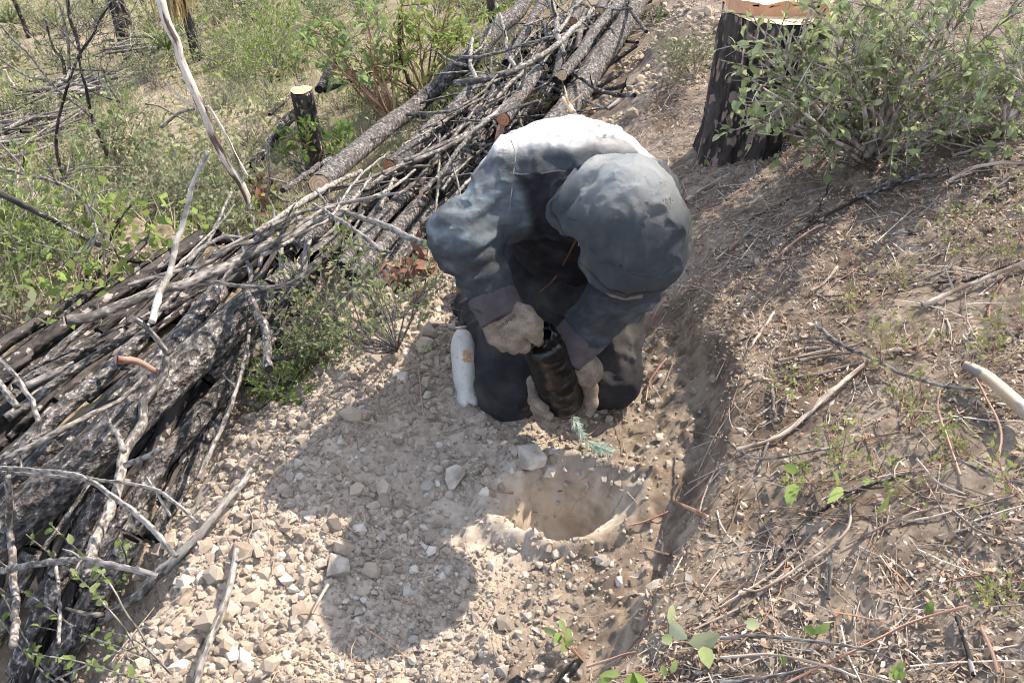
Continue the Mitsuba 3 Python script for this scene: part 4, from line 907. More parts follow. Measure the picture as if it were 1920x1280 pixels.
# earth and rubble at the end of the pile, upper right of the middle
P = scatter(6000, -1.2, -.25, 4.0, 7.2, 5, RNG, 1.0); r = np.clip(.003 + RNG.gamma(.8, .007, len(P)), .003, .05)
uu_, vv_ = uv_of(P[:, 0], P[:, 1]); kk_ = meshkit.fbm(np.c_[P * 2.2, P[:, :1] * 0], 3, 5) > .47; P, r = P[kk_], r[kk_]
P2 = scatter(5000, -.6, 2.4, .3, 5.2, 1.8, RNG, 1.5); u_, v_, pit_, spo_, *_ = region_masks(P2[:, 0], P2[:, 1]); P2 = P2[(pit_ < .4) & (spo_ < .4)]
r2 = np.clip(RNG.gamma(2, .0018, len(P2)), .002, .010)
Pa = np.vstack([P, P2]); ra = np.r_[r, r2]; col = np.vstack([np.array([.36, .30, .235]) * RNG.uniform(.75, 1.2, (len(P), 1)), np.array([.26, .20, .15]) * RNG.uniform(.6, 1.5, (len(P2), 1))])
k = new_key('rubble'); add_col(k, clods(Pa, ra, np.clip(col, 0, .7), RNG), 'mat_clod', smooth=False); labels[k] = {'label': 'earth crumbs and rubble strewn over the slope above the dug bench', 'category': 'rubble', 'kind': 'stuff'}
# chips, dead leaves and bark bits
def chips(P, L, W, col, rng, lift=.008, tilt=.35, curl=.3):
    n = len(P); a = rng.uniform(0, 6.28, n); t = np.stack([np.cos(a), np.sin(a), rng.normal(0, tilt, n)], 1); t /= np.linalg.norm(t, axis=1, keepdims=True)
    nn = np.stack([rng.normal(0, tilt, n), rng.normal(0, tilt, n), np.ones(n)], 1); b = np.cross(nn, t); b /= np.linalg.norm(b, axis=1, keepdims=True); nn = np.cross(t, b)
    c = np.stack([P[:, 0], P[:, 1], ground_z(P[:, 0], P[:, 1]) + lift * rng.uniform(.3, 1.6, n)], 1)
    L, W = L[:, None], W[:, None]; cu = (rng.normal(0, curl, n))[:, None] * W
    V = np.stack([c - t * L / 2, c + b * W / 2 + nn * cu, c + t * L / 2, c - b * W / 2 + nn * cu], 1)
    Fc = np.array([[0, 1, 2], [0, 2, 3]])[None] + (np.arange(n) * 4)[:, None, None]
    return V.reshape(-1, 3), Fc.reshape(-1, 3), np.repeat(col, 4, 0)
P = scatter(135000, -.75, 2.9, .2, 6.5, 1.7, RNG, 1.35); u_, v_, pit_, spo_, *_ = region_masks(P[:, 0], P[:, 1]); P = P[(np.maximum(pit_, spo_) < .35 + .0 * u_) | (RNG.random(len(P)) < .03)]
clump = meshkit.fbm(np.c_[P * 3.3, P[:, :1] * 0], 3, 77); P = P[RNG.random(len(P)) < np.clip((clump - .28) * 3.2, .12, 1)]
L = np.clip(RNG.gamma(2.0, .0046, len(P)), .0035, .032); W = L * RNG.uniform(.18, .55, len(P))
pal = np.array([[.32, .27, .225], [.23, .18, .145], [.39, .35, .31], [.20, .14, .10], [.30, .20, .13], [.10, .08, .065], [.40, .37, .34]])
col = pal[RNG.choice(7, len(P), p=[.26, .22, .12, .14, .10, .08, .08])] * RNG.uniform(.75, 1.2, (len(P), 1))
k = new_key('leaf_litter'); add_col(k, chips(P, L, W, np.clip(col, 0, .7), RNG), 'mat_litter', smooth=False); labels[k] = {'label': 'dry chips, bark bits and dead leaves littering the slope on the right', 'category': 'leaf litter', 'kind': 'stuff'}
P = scatter(9000, -5, -1.85, 1.2, 6, 2.4, RNG, 1.5); L = np.clip(RNG.gamma(2.0, .008, len(P)), .006, .06); W = L * RNG.uniform(.12, .4, len(P)); col = pal[RNG.choice(7, len(P))] * RNG.uniform(.7, 1.2, (len(P), 1))
k = new_key('leaf_litter'); add_col(k, chips(P, L, W, np.clip(col, 0, .7), RNG, tilt=.5), 'mat_litter', smooth=False); labels[k] = {'label': 'dead leaves and bark bits on the ground behind the log pile', 'category': 'leaf litter', 'kind': 'stuff'}
# thin twig litter
def twig_litter(P, rng, lo, hi, rlo, rhi, lift=.006, adir=None):
    parts = []
    for x, y in P:
        L = rng.uniform(lo, hi) * (1 if rng.random() < .8 else 1.7); a = rng.uniform(0, 6.28) if adir is None else rng.normal(adir, .5); n = 4; t = np.linspace(-.5, .5, n) * L
        bx = rng.normal(0, .06) * L * (1 - (2 * t / L) ** 2); X = x + t * math.cos(a) - bx * math.sin(a); Y = y + t * math.sin(a) + bx * math.cos(a)
        Z = ground_z(X, Y); Z = np.maximum(Z.mean() + (t / L) * (Z[-1] - Z[0]), Z - .004) + lift * rng.uniform(.2, 2.2)
        parts.append((np.c_[X, Y, Z], rng.uniform(rlo, rhi)))
    V, Fc = [], []; ang = np.arange(3) * 2.094; n0 = 0
    for p, r in parts:
        tt = p[-1] - p[0]; tt /= np.linalg.norm(tt); s = np.cross(tt, [0, 0, 1.]); s /= np.linalg.norm(s); q = np.cross(s, tt)
        rr = r * np.array([1, .95, .8, .5]); v = p[:, None] + rr[:, None, None] * (np.cos(ang)[None, :, None] * s + np.sin(ang)[None, :, None] * q)
        V.append(v.reshape(-1, 3))
        for i in range(3):
            for j in range(3):
                a_, b_ = n0 + i * 3 + j, n0 + i * 3 + (j + 1) % 3; Fc += [[a_, b_, b_ + 3], [a_, b_ + 3, a_ + 3]]
        n0 += 12
    return np.vstack(V), np.array(Fc)
P = scatter(3900, -.75, 2.9, .2, 6.0, 1.8, RNG, 1.35); u_, v_, pit_, spo_, *_ = region_masks(P[:, 0], P[:, 1]); P = P[np.maximum(pit_, spo_) < .3]
v, f = twig_litter(P, RNG, .03, .16, .0007, .0022)
pal = np.array([[.34, .285, .24], [.20, .14, .10], [.44, .40, .36], [.33, .20, .14], [.12, .09, .08]]); ci = pal[RNG.choice(5, len(P), p=[.3, .2, .25, .15, .1])] * RNG.uniform(.8, 1.2, (len(P), 1))
k = new_key('twig_litter'); add_col(k, (v, f, np.repeat(np.clip(ci, 0, .7), 12, 0)), 'mat_matte', smooth=True); labels[k] = {'label': 'thin dry twigs strewn all over the slope on the right', 'category': 'twigs', 'kind': 'stuff'}
# a few twigs and rootlets on the heap
P = scatter(220, -1.2, -.2, .2, 2.4, 1.6, RNG, 1.0); v, f = twig_litter(P, RNG, .03, .12, .0006, .0018, .012)
k = new_key('root_crumbs'); add_col(k, (v, f, np.repeat(np.clip(np.array([.42, .33, .25]) * RNG.uniform(.6, 1.2, (len(P), 1)), 0, 1), 12, 0)), 'mat_matte', smooth=True); labels[k] = {'label': 'rootlets and straws mixed into the dug earth', 'category': 'rootlets', 'kind': 'stuff'}

GS = 'sticks lying on the littered slope'
scene['mat_twig'] = {'type': 'principled', 'roughness': .75, 'base_color': proc(lambda p, n, uv: mix((.16, .115, .09), (.44, .38, .33), smoothstep(.35, .65, fbm(uv.x * 80, uv.y * 14, 3, 3))))}
scene['mat_redtwig'] = {'type': 'principled', 'roughness': .6, 'base_color': proc(lambda p, n, uv: mix((.20, .10, .075), (.42, .28, .21), smoothstep(.35, .65, fbm(uv.x * 60, uv.y * 10, 3, 2))))}
def gstick(path, w0, w1, label=None, mat='mat_twig', h=.012, ends=(None, None), sides=7): 
    return wood('stick', label or 'dry stick lying on the littered slope', 'stick', path, w0, w1, h, mat=mat, ends=ends, sides=sides, rough=.10, group=None if label else GS)
gstick([(1380, 842), (1444, 826), (1500, 789), (1575, 721), (1635, 672)], 9, 8, 'longest brown stick on the slope, running diagonally in the middle right', h=.02)
gstick([(1459, 708), (1519, 702), (1575, 691), (1620, 676)], 6, 5); gstick([(1459, 676), (1537, 661), (1571, 650)], 8, 7, h=.02)
gstick([(1534, 612), (1575, 646), (1631, 669), (1687, 699), (1762, 721), (1837, 732)], 8, 7, 'pale forked branch crossing the longest brown stick', mat='mat_branch', h=.03)
gstick([(1294, 809), (1361, 826), (1395, 852), (1440, 860), (1500, 849), (1571, 837)], 4, 5, 'thin winding twig hanging over the lip of the cut', h=.02, mat='mat_branch')
gstick([(1811, 684), (1856, 710), (1930, 778)], 17, 30, 'thick pale debarked branch with a torn yellow end at the right edge', mat='mat_palewood', h=.05, ends=('pale', None), sides=14)
gstick([(1729, 571), (1800, 541), (1912, 496), (1960, 480)], 10, 8, 'straight grey stick on the upper right slope', h=.02); gstick([(1759, 530), (1837, 519), (1912, 489)], 6, 5, mat='mat_bark')
gstick([(1650, 661), (1725, 646), (1751, 616)], 8, 6); gstick([(1447, 721), (1455, 792)], 7, 8, mat='mat_branch'); gstick([(1440, 830), (1421, 886)], 6, 6, mat='mat_branch')
gstick([(1402, 657), (1425, 624), (1451, 586)], 6, 5); gstick([(1342, 489), (1387, 451)], 7, 6); gstick([(1470, 780), (1476, 740)], 5, 6, mat='mat_branch'); gstick([(1500, 675), (1540, 668), (1600, 660)], 6, 5)
gstick([(1520, 545), (1545, 530), (1570, 500)], 5, 5); gstick([(1480, 640), (1530, 632), (1560, 640), (1580, 660)], 4, 4, mat='mat_branch')
gstick([(1762, 732, .02), (1759, 766, .05), (1774, 815, .05), (1800, 890, .02)], 4, 5, mat='mat_redtwig', h=.04); gstick([(1830, 710, .05), (1875, 800, .08), (1871, 864, .02)], 4, 5, mat='mat_redtwig', h=.03)
gstick([(1605, 371), (1687, 341), (1774, 319)], 12, 13, 'dark knobbly branch lying below the leafy bush on the right', h=.025, mat='mat_bark', ends=('pale', 'pale'), sides=10); gstick([(1605, 374), (1556, 401), (1492, 439)], 8, 3, mat='mat_char', h=.02)
gstick([(1777, 341), (1837, 311), (1925, 303)], 8, 7); gstick([(1785, 292), (1856, 274), (1925, 265)], 6, 6); gstick([(1620, 367), (1646, 387)], 9, 7, mat='mat_branch', h=.02)
gstick([(1519, 416), (1560, 349)], 5, 5, mat='mat_char'); gstick([(1346, 277), (1380, 262), (1414, 251)], 6, 5, mat='mat_branch', h=.03); gstick([(1286, 375), (1350, 337), (1402, 304), (1426, 250)], 7, 6)
gstick([(1350, 1196), (1415, 1191), (1514, 1201), (1612, 1214), (1680, 1238)], 7, 5, 'long pale stem arching over the litter near the bottom right', mat='mat_branch', h=.05)
gstick([(1350, 1279), (1448, 1267), (1534, 1247)], 8, 5, mat='mat_branch', h=.03); gstick([(1350, 1232), (1448, 1227), (1547, 1247), (1606, 1269)], 5, 5, h=.03)
gstick([(1475, 1279), (1612, 1214), (1711, 1165), (1811, 1136)], 5, 5, 'straight reddish stem rising from the bottom edge to the right', mat='mat_redtwig', h=.04); gstick([(1350, 1139), (1432, 1086), (1488, 1037), (1521, 1001)], 6, 4)
gstick([(1393, 1104), (1432, 1104), (1514, 1050), (1586, 998), (1593, 945)], 5, 6, h=.02); gstick([(1586, 1021), (1678, 975), (1760, 949)], 4, 6); gstick([(1560, 1037), (1553, 1122)], 8, 8, mat='mat_branch')
gstick([(1793, 1155), (1810, 1205), (1826, 1266)], 8, 9, 'charred black stick in the bottom right corner', mat='mat_char'); gstick([(1839, 1175), (1858, 1215), (1872, 1261)], 7, 7, 'smooth tan stick beside the charred black stick', mat='mat_redtwig')
gstick([(1718, 860), (1757, 903), (1810, 926)], 5, 4, h=.03); gstick([(1793, 860), (1875, 896), (1925, 907)], 6, 6, h=.03, mat='mat_branch'); gstick([(1786, 955), (1836, 995), (1925, 1021)], 5, 5, h=.03)
gstick([(1100, 1250), (1180, 1225), (1290, 1205), (1400, 1170)], 5, 4, mat='mat_redtwig', h=.03); gstick([(1250, 1190), (1310, 1160), (1400, 1090)], 6, 5); gstick([(1300, 1180), (1400, 1130), (1470, 1075)], 5, 4)
gstick([(1215, 616, 0), (1230, 582, 0), (1249, 556, .02)], 3, 5, 'pale root dangling from the back of the cut', mat='mat_redtwig', h=.02); gstick([(1211, 751), (1219, 714), (1249, 672)], 3, 6, 'knotty root against the cut face beside the left knee', mat='mat_redtwig', h=.015)
gstick([(1257, 938), (1290, 950), (1326, 968)], 5, 8, 'tan root sticking out of the cut face right of the planting hole', mat='mat_redtwig', h=.02); gstick([(1204, 1026), (1230, 1033), (1256, 1039)], 3, 5, mat='mat_redtwig', h=.01)
gstick([(1180, 985), (1215, 975), (1255, 958)], 3, 4, mat='mat_redtwig', h=.012); gstick([(900, 905), (930, 920), (962, 925)], 3, 3, mat='mat_redtwig', h=.012)
gstick([(585, 1150), (600, 1120), (615, 1095)], 6, 7, 'short stub standing in the heap below the largest pale stone', h=.03); gstick([(785, 690), (790, 740), (796, 792)], 2, 3, mat='mat_redtwig', h=.03); gstick([(690, 1180), (720, 1200), (760, 1230)], 4, 3, mat='mat_redtwig')
for i in range(70):
    u, v = RNG.uniform(-.1, 2.0), RNG.uniform(.5, 4.2); x, y = xy(u, v)
    if region_masks(np.array([x]), np.array([y]))[2][0] > .1 or y < .7: continue
    L = RNG.uniform(.14, .5); a = RNG.normal(.6, .6); t = np.linspace(-.5, .5, 5) * L; b = RNG.normal(0, .07) * L * (1 - (2 * t / L) ** 2)
    X, Y = x + t * math.cos(a) - b * math.sin(a), y + t * math.sin(a) + b * math.cos(a); Z = ground_z(X, Y); Z = np.maximum(Z.mean() + t / L * (Z[-1] - Z[0]), Z) + RNG.uniform(.003, .02)
    r = RNG.uniform(.002, .0055)
    wood('stick', 'dry stick lying on the littered slope', 'stick', None, r, r * .6, 0, mat=RNG.choice(['mat_twig', 'mat_branch', 'mat_twig', 'mat_redtwig', 'mat_bark']), group=GS, sides=6, seg=10, pts=np.stack([X, Y, Z], 1))
# charred lumps
for a, b, w in ((1712, 440, 24), (1616, 446, 20), (1650, 430, 16)):
    p = hit(a, b); r = px_to_m(p, w) / 2; v, f = rock(RNG, 26, .9); v = v * r * (1 + .3 * (meshkit.noise(v * 3 + a) - .5))[:, None]
    k = thing('charred_wood', 'black charred wood lump on the slope below the leafy bush', 'charcoal', 'charred lumps on the slope'); add_uv(k, (v + p + [0, 0, r * .3], f, v[:, :2] * 1.0), 'mat_char')
# black plastic scraps at the bottom edge
def scrap(poly, h, seed, label):
    Pm = hits(poly, h); s = np.linspace(0, 1, 16); V = []
    for a in s:
        l = spline(Pm[:len(Pm) // 2], 2)[0] * 0
    left, right = spline(Pm[:len(Pm) // 2], 18), spline(Pm[len(Pm) // 2:], 18)
    t = np.linspace(0, 1, 7); G = left[:, None] * (1 - t)[None, :, None] + right[:, None] * t[None, :, None]
    nn = meshkit.fbm(G * 40 + seed, 3, seed) - .5; G = G + np.array([0, 0, 1.]) * (nn * .016 + .012 * np.sin(t * 3.14)[None])[..., None] + (meshkit.fbm(G * 90, 2, seed + 2) - .5)[..., None] * .004
    up = G.reshape(-1, 3); lo = up - [0, 0, .0012]; n = len(up); i, j = np.meshgrid(np.arange(17), np.arange(6), indexing='ij'); i, j = i.ravel(), j.ravel()
    q = np.stack([i * 7 + j, (i + 1) * 7 + j, (i + 1) * 7 + j + 1, i * 7 + j + 1], 1)
    k = thing('plastic_scrap', label, 'plastic scrap'); add(k, (np.vstack([up, lo]), np.vstack([q, q[:, ::-1] + n])), 'mat_bag2', smooth=True)
scrap([(1020, 1290), (1040, 1268), (1062, 1246), (1076, 1238), (1054, 1292), (1070, 1271), (1081, 1256), (1093, 1241)], .07, 3, 'torn black plastic strip standing up at the bottom edge')
scrap([(938, 1298), (946, 1284), (956, 1274), (967, 1269), (1002, 1298), (997, 1284), (988, 1274), (976, 1269)], .06, 9, 'rounded black plastic scrap at the bottom edge')
# ------------------------------------------------------------------ plants
def leaves(P, D, N, L, W, col, fold=.25, curl=.15):
    """Many leaves: base P, direction D, face normal N (n, 3), length L, width W (n), colour (n, 3)."""
    n = len(P); D = D / np.linalg.norm(D, axis=1, keepdims=True); B = np.cross(N, D); B /= np.linalg.norm(B, axis=1, keepdims=True) + 1e-9; N = np.cross(D, B)
    L, W = np.broadcast_to(L, n)[:, None], np.broadcast_to(W, n)[:, None]
    m = P + D * L * .5 + N * L * curl * .4; tip = P + D * L - N * L * curl
    V = np.stack([P, P + D * L * .32 + B * W * .46 + N * W * fold, P + D * L * .72 + B * W * .40 + N * W * fold * .7 - N * L * curl * .3, tip,
                  P + D * L * .72 - B * W * .40 + N * W * fold * .7 - N * L * curl * .3, P + D * L * .32 - B * W * .46 + N * W * fold, m], 1)
    Fc = np.array([[0, 1, 6], [1, 2, 6], [2, 3, 6], [3, 4, 6], [4, 5, 6], [5, 0, 6]])[None] + (np.arange(n) * 7)[:, None, None]
    return V.reshape(-1, 3), Fc.reshape(-1, 3), np.repeat(np.clip(col, .005, .9), 7, 0)
def simple_leaves(P, D, N, L, W, col):
    n = len(P); D = D / np.linalg.norm(D, axis=1, keepdims=True); B = np.cross(N, D); B /= np.linalg.norm(B, axis=1, keepdims=True) + 1e-9
    L, W = np.broadcast_to(L, n)[:, None], np.broadcast_to(W, n)[:, None]
    V = np.stack([P, P + D * L * .5 + B * W / 2, P + D * L, P + D * L * .5 - B * W / 2], 1)
    return V.reshape(-1, 3), (np.array([[0, 1, 2], [0, 2, 3]])[None] + (np.arange(n) * 4)[:, None, None]).reshape(-1, 3), np.repeat(np.clip(col, .005, .9), 4, 0)
def grow(base, tips, rng, r0, wig=.12, twigs=6, tl=.18, sub=0, droop=0.0, start=.3):
    """Stems from base to each tip with side twigs. Returns (tubes, twig polylines to carry leaves)."""
    tubes, carry = [], []
    for tp in tips:
        d = tp - base; Ls = np.linalg.norm(d); n = 7; t = np.linspace(0, 1, n)[:, None]
        c = base + d * t + rng.normal(0, wig * Ls, 3) * np.sin(t * np.pi) * .6 + np.cumsum(rng.normal(0, .02 * Ls, (n, 3)), 0) * t + np.array([0, 0, droop * Ls]) * (t - t ** 2)
        r = r0 * (1 - .8 * t[:, 0]); tubes.append((np.c_[c, r], 5)); carry.append(c[3:])
        for k in range(twigs):
            a = rng.uniform(start, .97); i = a * (n - 1); i0 = min(int(i), n - 2); o = c[i0] + (c[i0 + 1] - c[i0]) * (i - i0)
            dd = rng.normal(size=3); ax = d / Ls; dd -= ax * (dd @ ax) * .5; dd = dd / np.linalg.norm(dd) + ax * .7 + np.array([0, 0, .25]); dd /= np.linalg.norm(dd)
            l = tl * rng.uniform(.5, 1.2) * (1.15 - .5 * a); m = 4; s = np.linspace(0, 1, m)[:, None]
            e = o + dd * l * s + rng.normal(0, .10 * l, 3) * s ** 2
            tubes.append((np.c_[e, r0 * .35 * (1 - .7 * s[:, 0])], 4)); carry.append(e)
            for q in range(sub):
                j = rng.integers(1, m); d3 = rng.normal(size=3); d3 = d3 / np.linalg.norm(d3) + dd * .8; d3 /= np.linalg.norm(d3); l3 = l * rng.uniform(.3, .6)
                g = e[j] + d3 * l3 * np.linspace(0, 1, 3)[:, None]; tubes.append((np.c_[g, r0 * .2 * np.array([1, .8, .4])], 3)); carry.append(g)
    return tubes, carry
def tubes_mesh(tubes): return join([tube(p, s, cap=False, seed=i % 40) for i, (p, s) in enumerate(tubes)])
def on_twigs(carry, rng, n, spread=.9):
    lens = np.array([np.linalg.norm(c[-1] - c[0]) for c in carry]); pick = rng.choice(len(carry), n, p=lens / lens.sum())
    P, D = np.zeros((n, 3)), np.zeros((n, 3))
    for i, k in enumerate(pick):
        c = carry[k]; a = rng.uniform(.15, 1) * (len(c) - 1); i0 = min(int(a), len(c) - 2); P[i] = c[i0] + (c[i0 + 1] - c[i0]) * (a - i0); D[i] = c[-1] - c[0]
    D /= np.linalg.norm(D, axis=1, keepdims=True) + 1e-9
    R = rng.normal(size=(n, 3)); R /= np.linalg.norm(R, axis=1, keepdims=True)
    D = D + spread * R; N = rng.normal(0, .55, (n, 3)) + np.array([0, 0, 1.]); return P, D, N
def leaf_cols(rng, n, a, b, jit=.18): 
    t = rng.random((n, 1)); return (np.asarray(a) * (1 - t) + np.asarray(b) * t) * rng.uniform(1 - jit, 1 + jit, (n, 1))
def put_leaves(k, arr, parts=0, fold=.25, curl=.15, simple=False):
    P, D, N, L, W, col = arr; n = len(P); L = np.broadcast_to(L, n); W = np.broadcast_to(W, n)
    if parts:
        d = np.array([depth_of(p) for p in P]); order = np.argsort(-(L / d)); one = order[:parts]; rest = order[parts:]
        for i in one:
            add_col(k + '__leaf', leaves(P[i:i + 1], D[i:i + 1], N[i:i + 1], L[i:i + 1], W[i:i + 1], col[i:i + 1], fold, curl), 'mat_leaf')
    else: rest = np.arange(n)
    if len(rest):
        fn = simple_leaves if simple else (lambda *a: leaves(*a, fold, curl))
        add_col(k + '__foliage', fn(P[rest], D[rest], N[rest], L[rest], W[rest], col[rest]), 'mat_leaf', smooth=not simple, kind='stuff')
def stand(px, py, tops):
    """Base on the ground at photo pixel, tips at photo pixels standing in the upright plane through the base, pushed by dy in depth."""
    b = hit(px, py); return b, [at_y(a, c, b[1] + dy) for a, c, dy in tops]
scene['mat_stem'] = {'type': 'principled', 'roughness': .8, 'base_color': proc(lambda p, n, uv: mix((.14, .11, .09), (.50, .46, .42), smoothstep(.3, .7, fbm(p.x * 30, p.y * 30, p.z * 30, 3))))}
GREY, GREEN, LIME, DARK = ((.21, .265, .115), (.35, .40, .235)), ((.11, .18, .05), (.18, .26, .085)), ((.19, .27, .07), (.28, .35, .13)), ((.06, .09, .04), (.12, .16, .07))

# leafy bush by the big stump
g = np.random.default_rng(11)
k = thing('leafy_bush', 'grey-green leafy bush hiding the right side of the big charred stump', 'bush')
b = hit(1640, 285); tips = []
for i in range(44):
    a, c = g.uniform(1395, 2010), g.uniform(-75, 235)
    if a < 1520 and c < 120 and g.random() < .6: a += 130
    tips.append(at_y(a, c, b[1] + g.uniform(-.38, .30)))
for a, c in ((1372, 135), (1385, 215), (1440, 95), (1420, 180), (1480, 60), (1410, 235), (1500, 20), (1460, 140)): tips.append(at_y(a, c, b[1] + g.uniform(-.30, -.1)))
tb, cy = grow(b + [0, 0, -.03], tips, g, .010, twigs=9, tl=.20, sub=2)
add_uv(k + '__branches', tubes_mesh(tb), 'mat_stem')
P, D, N = on_twigs(cy, g, 2700); P[:, 2] = np.maximum(P[:, 2], ground_z(P[:, 0], P[:, 1]) + .03)
L = g.uniform(.017, .05, len(P)); put_leaves(k, (P, D, N, L, L * g.uniform(.38, .65, len(P)), leaf_cols(g, len(P), *GREY, jit=.32)), parts=280, fold=.22)
k = thing('leafy_bush', 'grey-green leafy bush cut off by the right edge of the picture, on the upper slope', 'bush')
b = hit(1880, 250); tips = [at_y(g.uniform(1790, 2080), g.uniform(60, 250), b[1] + g.uniform(-.3, .3)) for _ in range(20)]
tb, cy = grow(b, tips, g, .008, twigs=8, tl=.16, sub=2); add_uv(k + '__branches', tubes_mesh(tb), 'mat_stem')
P, D, N = on_twigs(cy, g, 900); P[:, 2] = np.maximum(P[:, 2], ground_z(P[:, 0], P[:, 1]) + .03); L = g.uniform(.02, .04, len(P)); put_leaves(k, (P, D, N, L, L * .5, leaf_cols(g, len(P), *GREY)), parts=60)

# broad-leaved shrubs behind the pile
def broad(label, base, tips, nl, lmin, lmax, cols, parts, seed, stem='mat_redtwig', r0=.011, depth=.4, twigs=7, tl=.26, ratio=.36):
    g = np.random.default_rng(seed); b = hit(*base); k = thing('broadleaf_shrub', label, 'shrub')
    tt = [at_y(a, c, b[1] + g.uniform(-depth, depth)) for a, c in tips]
    tb, cy = grow(b, tt, g, r0, twigs=twigs, tl=tl, sub=1, start=.45); add_uv(k + '__branches', tubes_mesh(tb), stem)
    P, D, N = on_twigs(cy, g, nl, .8); L = g.uniform(lmin, lmax, nl); put_leaves(k, (P, D, N, L, L * ratio, leaf_cols(g, nl, *cols)), parts=parts, fold=.15, curl=.18)
broad('broad-leaved shrub with a red stem behind the sawn stump, glossy pointed leaves', (738, 232), [(590, 60), (640, 20), (610, 95), (665, 55), (700, 70), (690, 10), (650, -10), (585, 90), (630, 75), (655, 90), (600, 40), (620, 10), (575, 70)], 400, .055, .10, ((.15, .22, .08), (.26, .34, .16)), 200, 21)
broad('broad-leaved shrub with large light green leaves along the downhill edge of the pile', (800, 185), [(745, 60), (780, 30), (830, 40), (860, 20), (800, 90), (850, 90), (760, 110), (700, 130), (730, 150), (890, 40), (720, 40), (770, -10), (840, -15), (690, 120), (870, 70)], 760, .045, .085, LIME, 120, 22)
broad('low broad-leaved sprouts round the foot of the small sawn stump', (600, 330), [(545, 250), (530, 280), (560, 230), (640, 250), (660, 270), (625, 285), (545, 300), (650, 240)], 260, .04, .08, GREEN, 60, 23, depth=.3, tl=.16, r0=.006)
broad('broad-leaved sprouts with yellow-green tips growing through the far branches of the pile', (1010, 235), [(990, 190), (1005, 175), (1020, 185), (1030, 205)], 34, .03, .05, ((.20, .20, .06), (.30, .22, .10)), 20, 24, depth=.1, tl=.1, r0=.004)

# fine green shrubs: one generator, individuals with their own shape
def fine(label, base, tips, nl, l, cols, seed, stem='mat_stem', r0=.006, depth=.3, twigs=6, tl=.15, sub=1, group=None, ratio=.5, spread=.9, name='shrub', cat='shrub', parts=0):
    g = np.random.default_rng(seed); b = hit(*base); k = thing(name, label, cat, group)
    tt = [at_y(a, c, b[1] + g.uniform(-depth, depth)) for a, c in tips]
    tb, cy = grow(b, tt, g, r0, twigs=twigs, tl=tl, sub=sub); add_uv(k + '__branches', tubes_mesh(tb), stem)
    P, D, N = on_twigs(cy, g, nl, spread); P[:, 2] = np.maximum(P[:, 2], ground_z(P[:, 0], P[:, 1]) + .01); L = l * g.uniform(.6, 1.3, nl)
    put_leaves(k, (P, D, N, L, L * ratio, leaf_cols(g, nl, *cols)), simple=not parts, parts=parts)
def fan(cx, cy, rx, ry, n, seed):
    g = np.random.default_rng(seed); return [(cx + rx * g.uniform(-1, 1), cy + ry * g.uniform(-1, 1)) for _ in range(n)]
fine('tall bright green feathery shrub left of the broad-leaved shrubs', (520, 148), fan(515, 60, 75, 75, 30, 1), 2600, .05, ((.15, .25, .045), (.24, .34, .08)), 31, depth=.5, tl=.3, twigs=9, ratio=.22, spread=.4)
fine('silvery green bush with small round leaves in front of the leaning snag', (320, 425), fan(315, 350, 95, 75, 34, 2), 1700, .030, ((.16, .205, .10), (.32, .355, .25)), 32, depth=.35, tl=.22, twigs=9, ratio=.75)
fine('silvery green sprawling bush left of the leaning snag', (230, 320), fan(235, 240, 90, 70, 28, 3), 1200, .036, ((.15, .22, .07), (.32, .36, .23)), 33, depth=.6, tl=.3, twigs=8, ratio=.7)
fine('grey-green bush leaning on the downhill edge of the pile', (430, 440), fan(415, 400, 80, 55, 18, 4), 900, .032, ((.15, .20, .09), (.30, .34, .22)), 34, depth=.4, tl=.2, ratio=.7)
# wiry shrubs between the pile and the heap
fine('low wiry shrub with pale radiating stems between the pile and the earth heap', (745, 655), [(515, 545), (540, 520), (560, 500), (590, 480), (610, 500), (640, 470), (660, 500), (520, 580), (550, 560), (600, 545), (690, 520), (720, 520), (760, 500), (800, 510), (640, 560), (580, 600), (830, 545), (700, 480), (560, 630), (780, 480)], 1300, .020, ((.16, .205, .09), (.28, .32, .17)), 35, stem='mat_branch', r0=.0035, depth=.25, tl=.12, twigs=9, ratio=.42)
fine('low dark green shrub in the shade beside the lower logs', (560, 700), fan(575, 640, 70, 55, 20, 6), 1500, .018, ((.09, .125, .06), (.17, .21, .11)), 36, r0=.003, depth=.22, tl=.10, twigs=8)
fine('small green shrub at the foot of the left bank of the heap', (520, 745), fan(520, 700, 75, 38, 16, 7), 900, .018, ((.10, .16, .04), (.17, .23, .08)), 37, r0=.003, depth=.18, tl=.09, twigs=8)
fine('small yellow-green sprout among the branches above the wiry shrub', (650, 520), [(630, 420), (640, 440), (655, 430), (625, 470), (660, 470)], 120, .022, LIME, 38, r0=.002, depth=.08, tl=.07, parts=0)

# stems with small leaves in the near left corner
def shoot(label, paths, nl, l, seed, h0=.05, h1=.32, mat='mat_branch'):
    g = np.random.default_rng(seed); k = thing('leafy_shoot', label, 'plant'); cy = []
    for p in paths:
        P = hits(p, np.linspace(h0, h1, len(p))); R = np.array([px_to_m(q, 5) / 2 for q in P]) * np.linspace(1, .45, len(P)); m = tube(np.c_[P, R], 6, 24, seed=seed)
        add_uv(k + '__stem', m, mat); q = spline(np.c_[P, R], 14)[:, :3]; cy += [q[j:j + 2] for j in range(3, 13)]
    P, D, N = on_twigs(cy, g, nl, 1.3); N[:, 2] += .5; L = l * g.uniform(.6, 1.3, nl); put_leaves(k, (P, D, N, L, L * .55, leaf_cols(g, nl, (.13, .19, .06), (.24, .29, .15))), parts=nl)
shoot('slender leafy shoot over the bottom left logs, its stem brown', [[(290, 1262), (270, 1195), (237, 1150), (207, 1095), (160, 1045), (97, 985)]], 26, .024, 51)
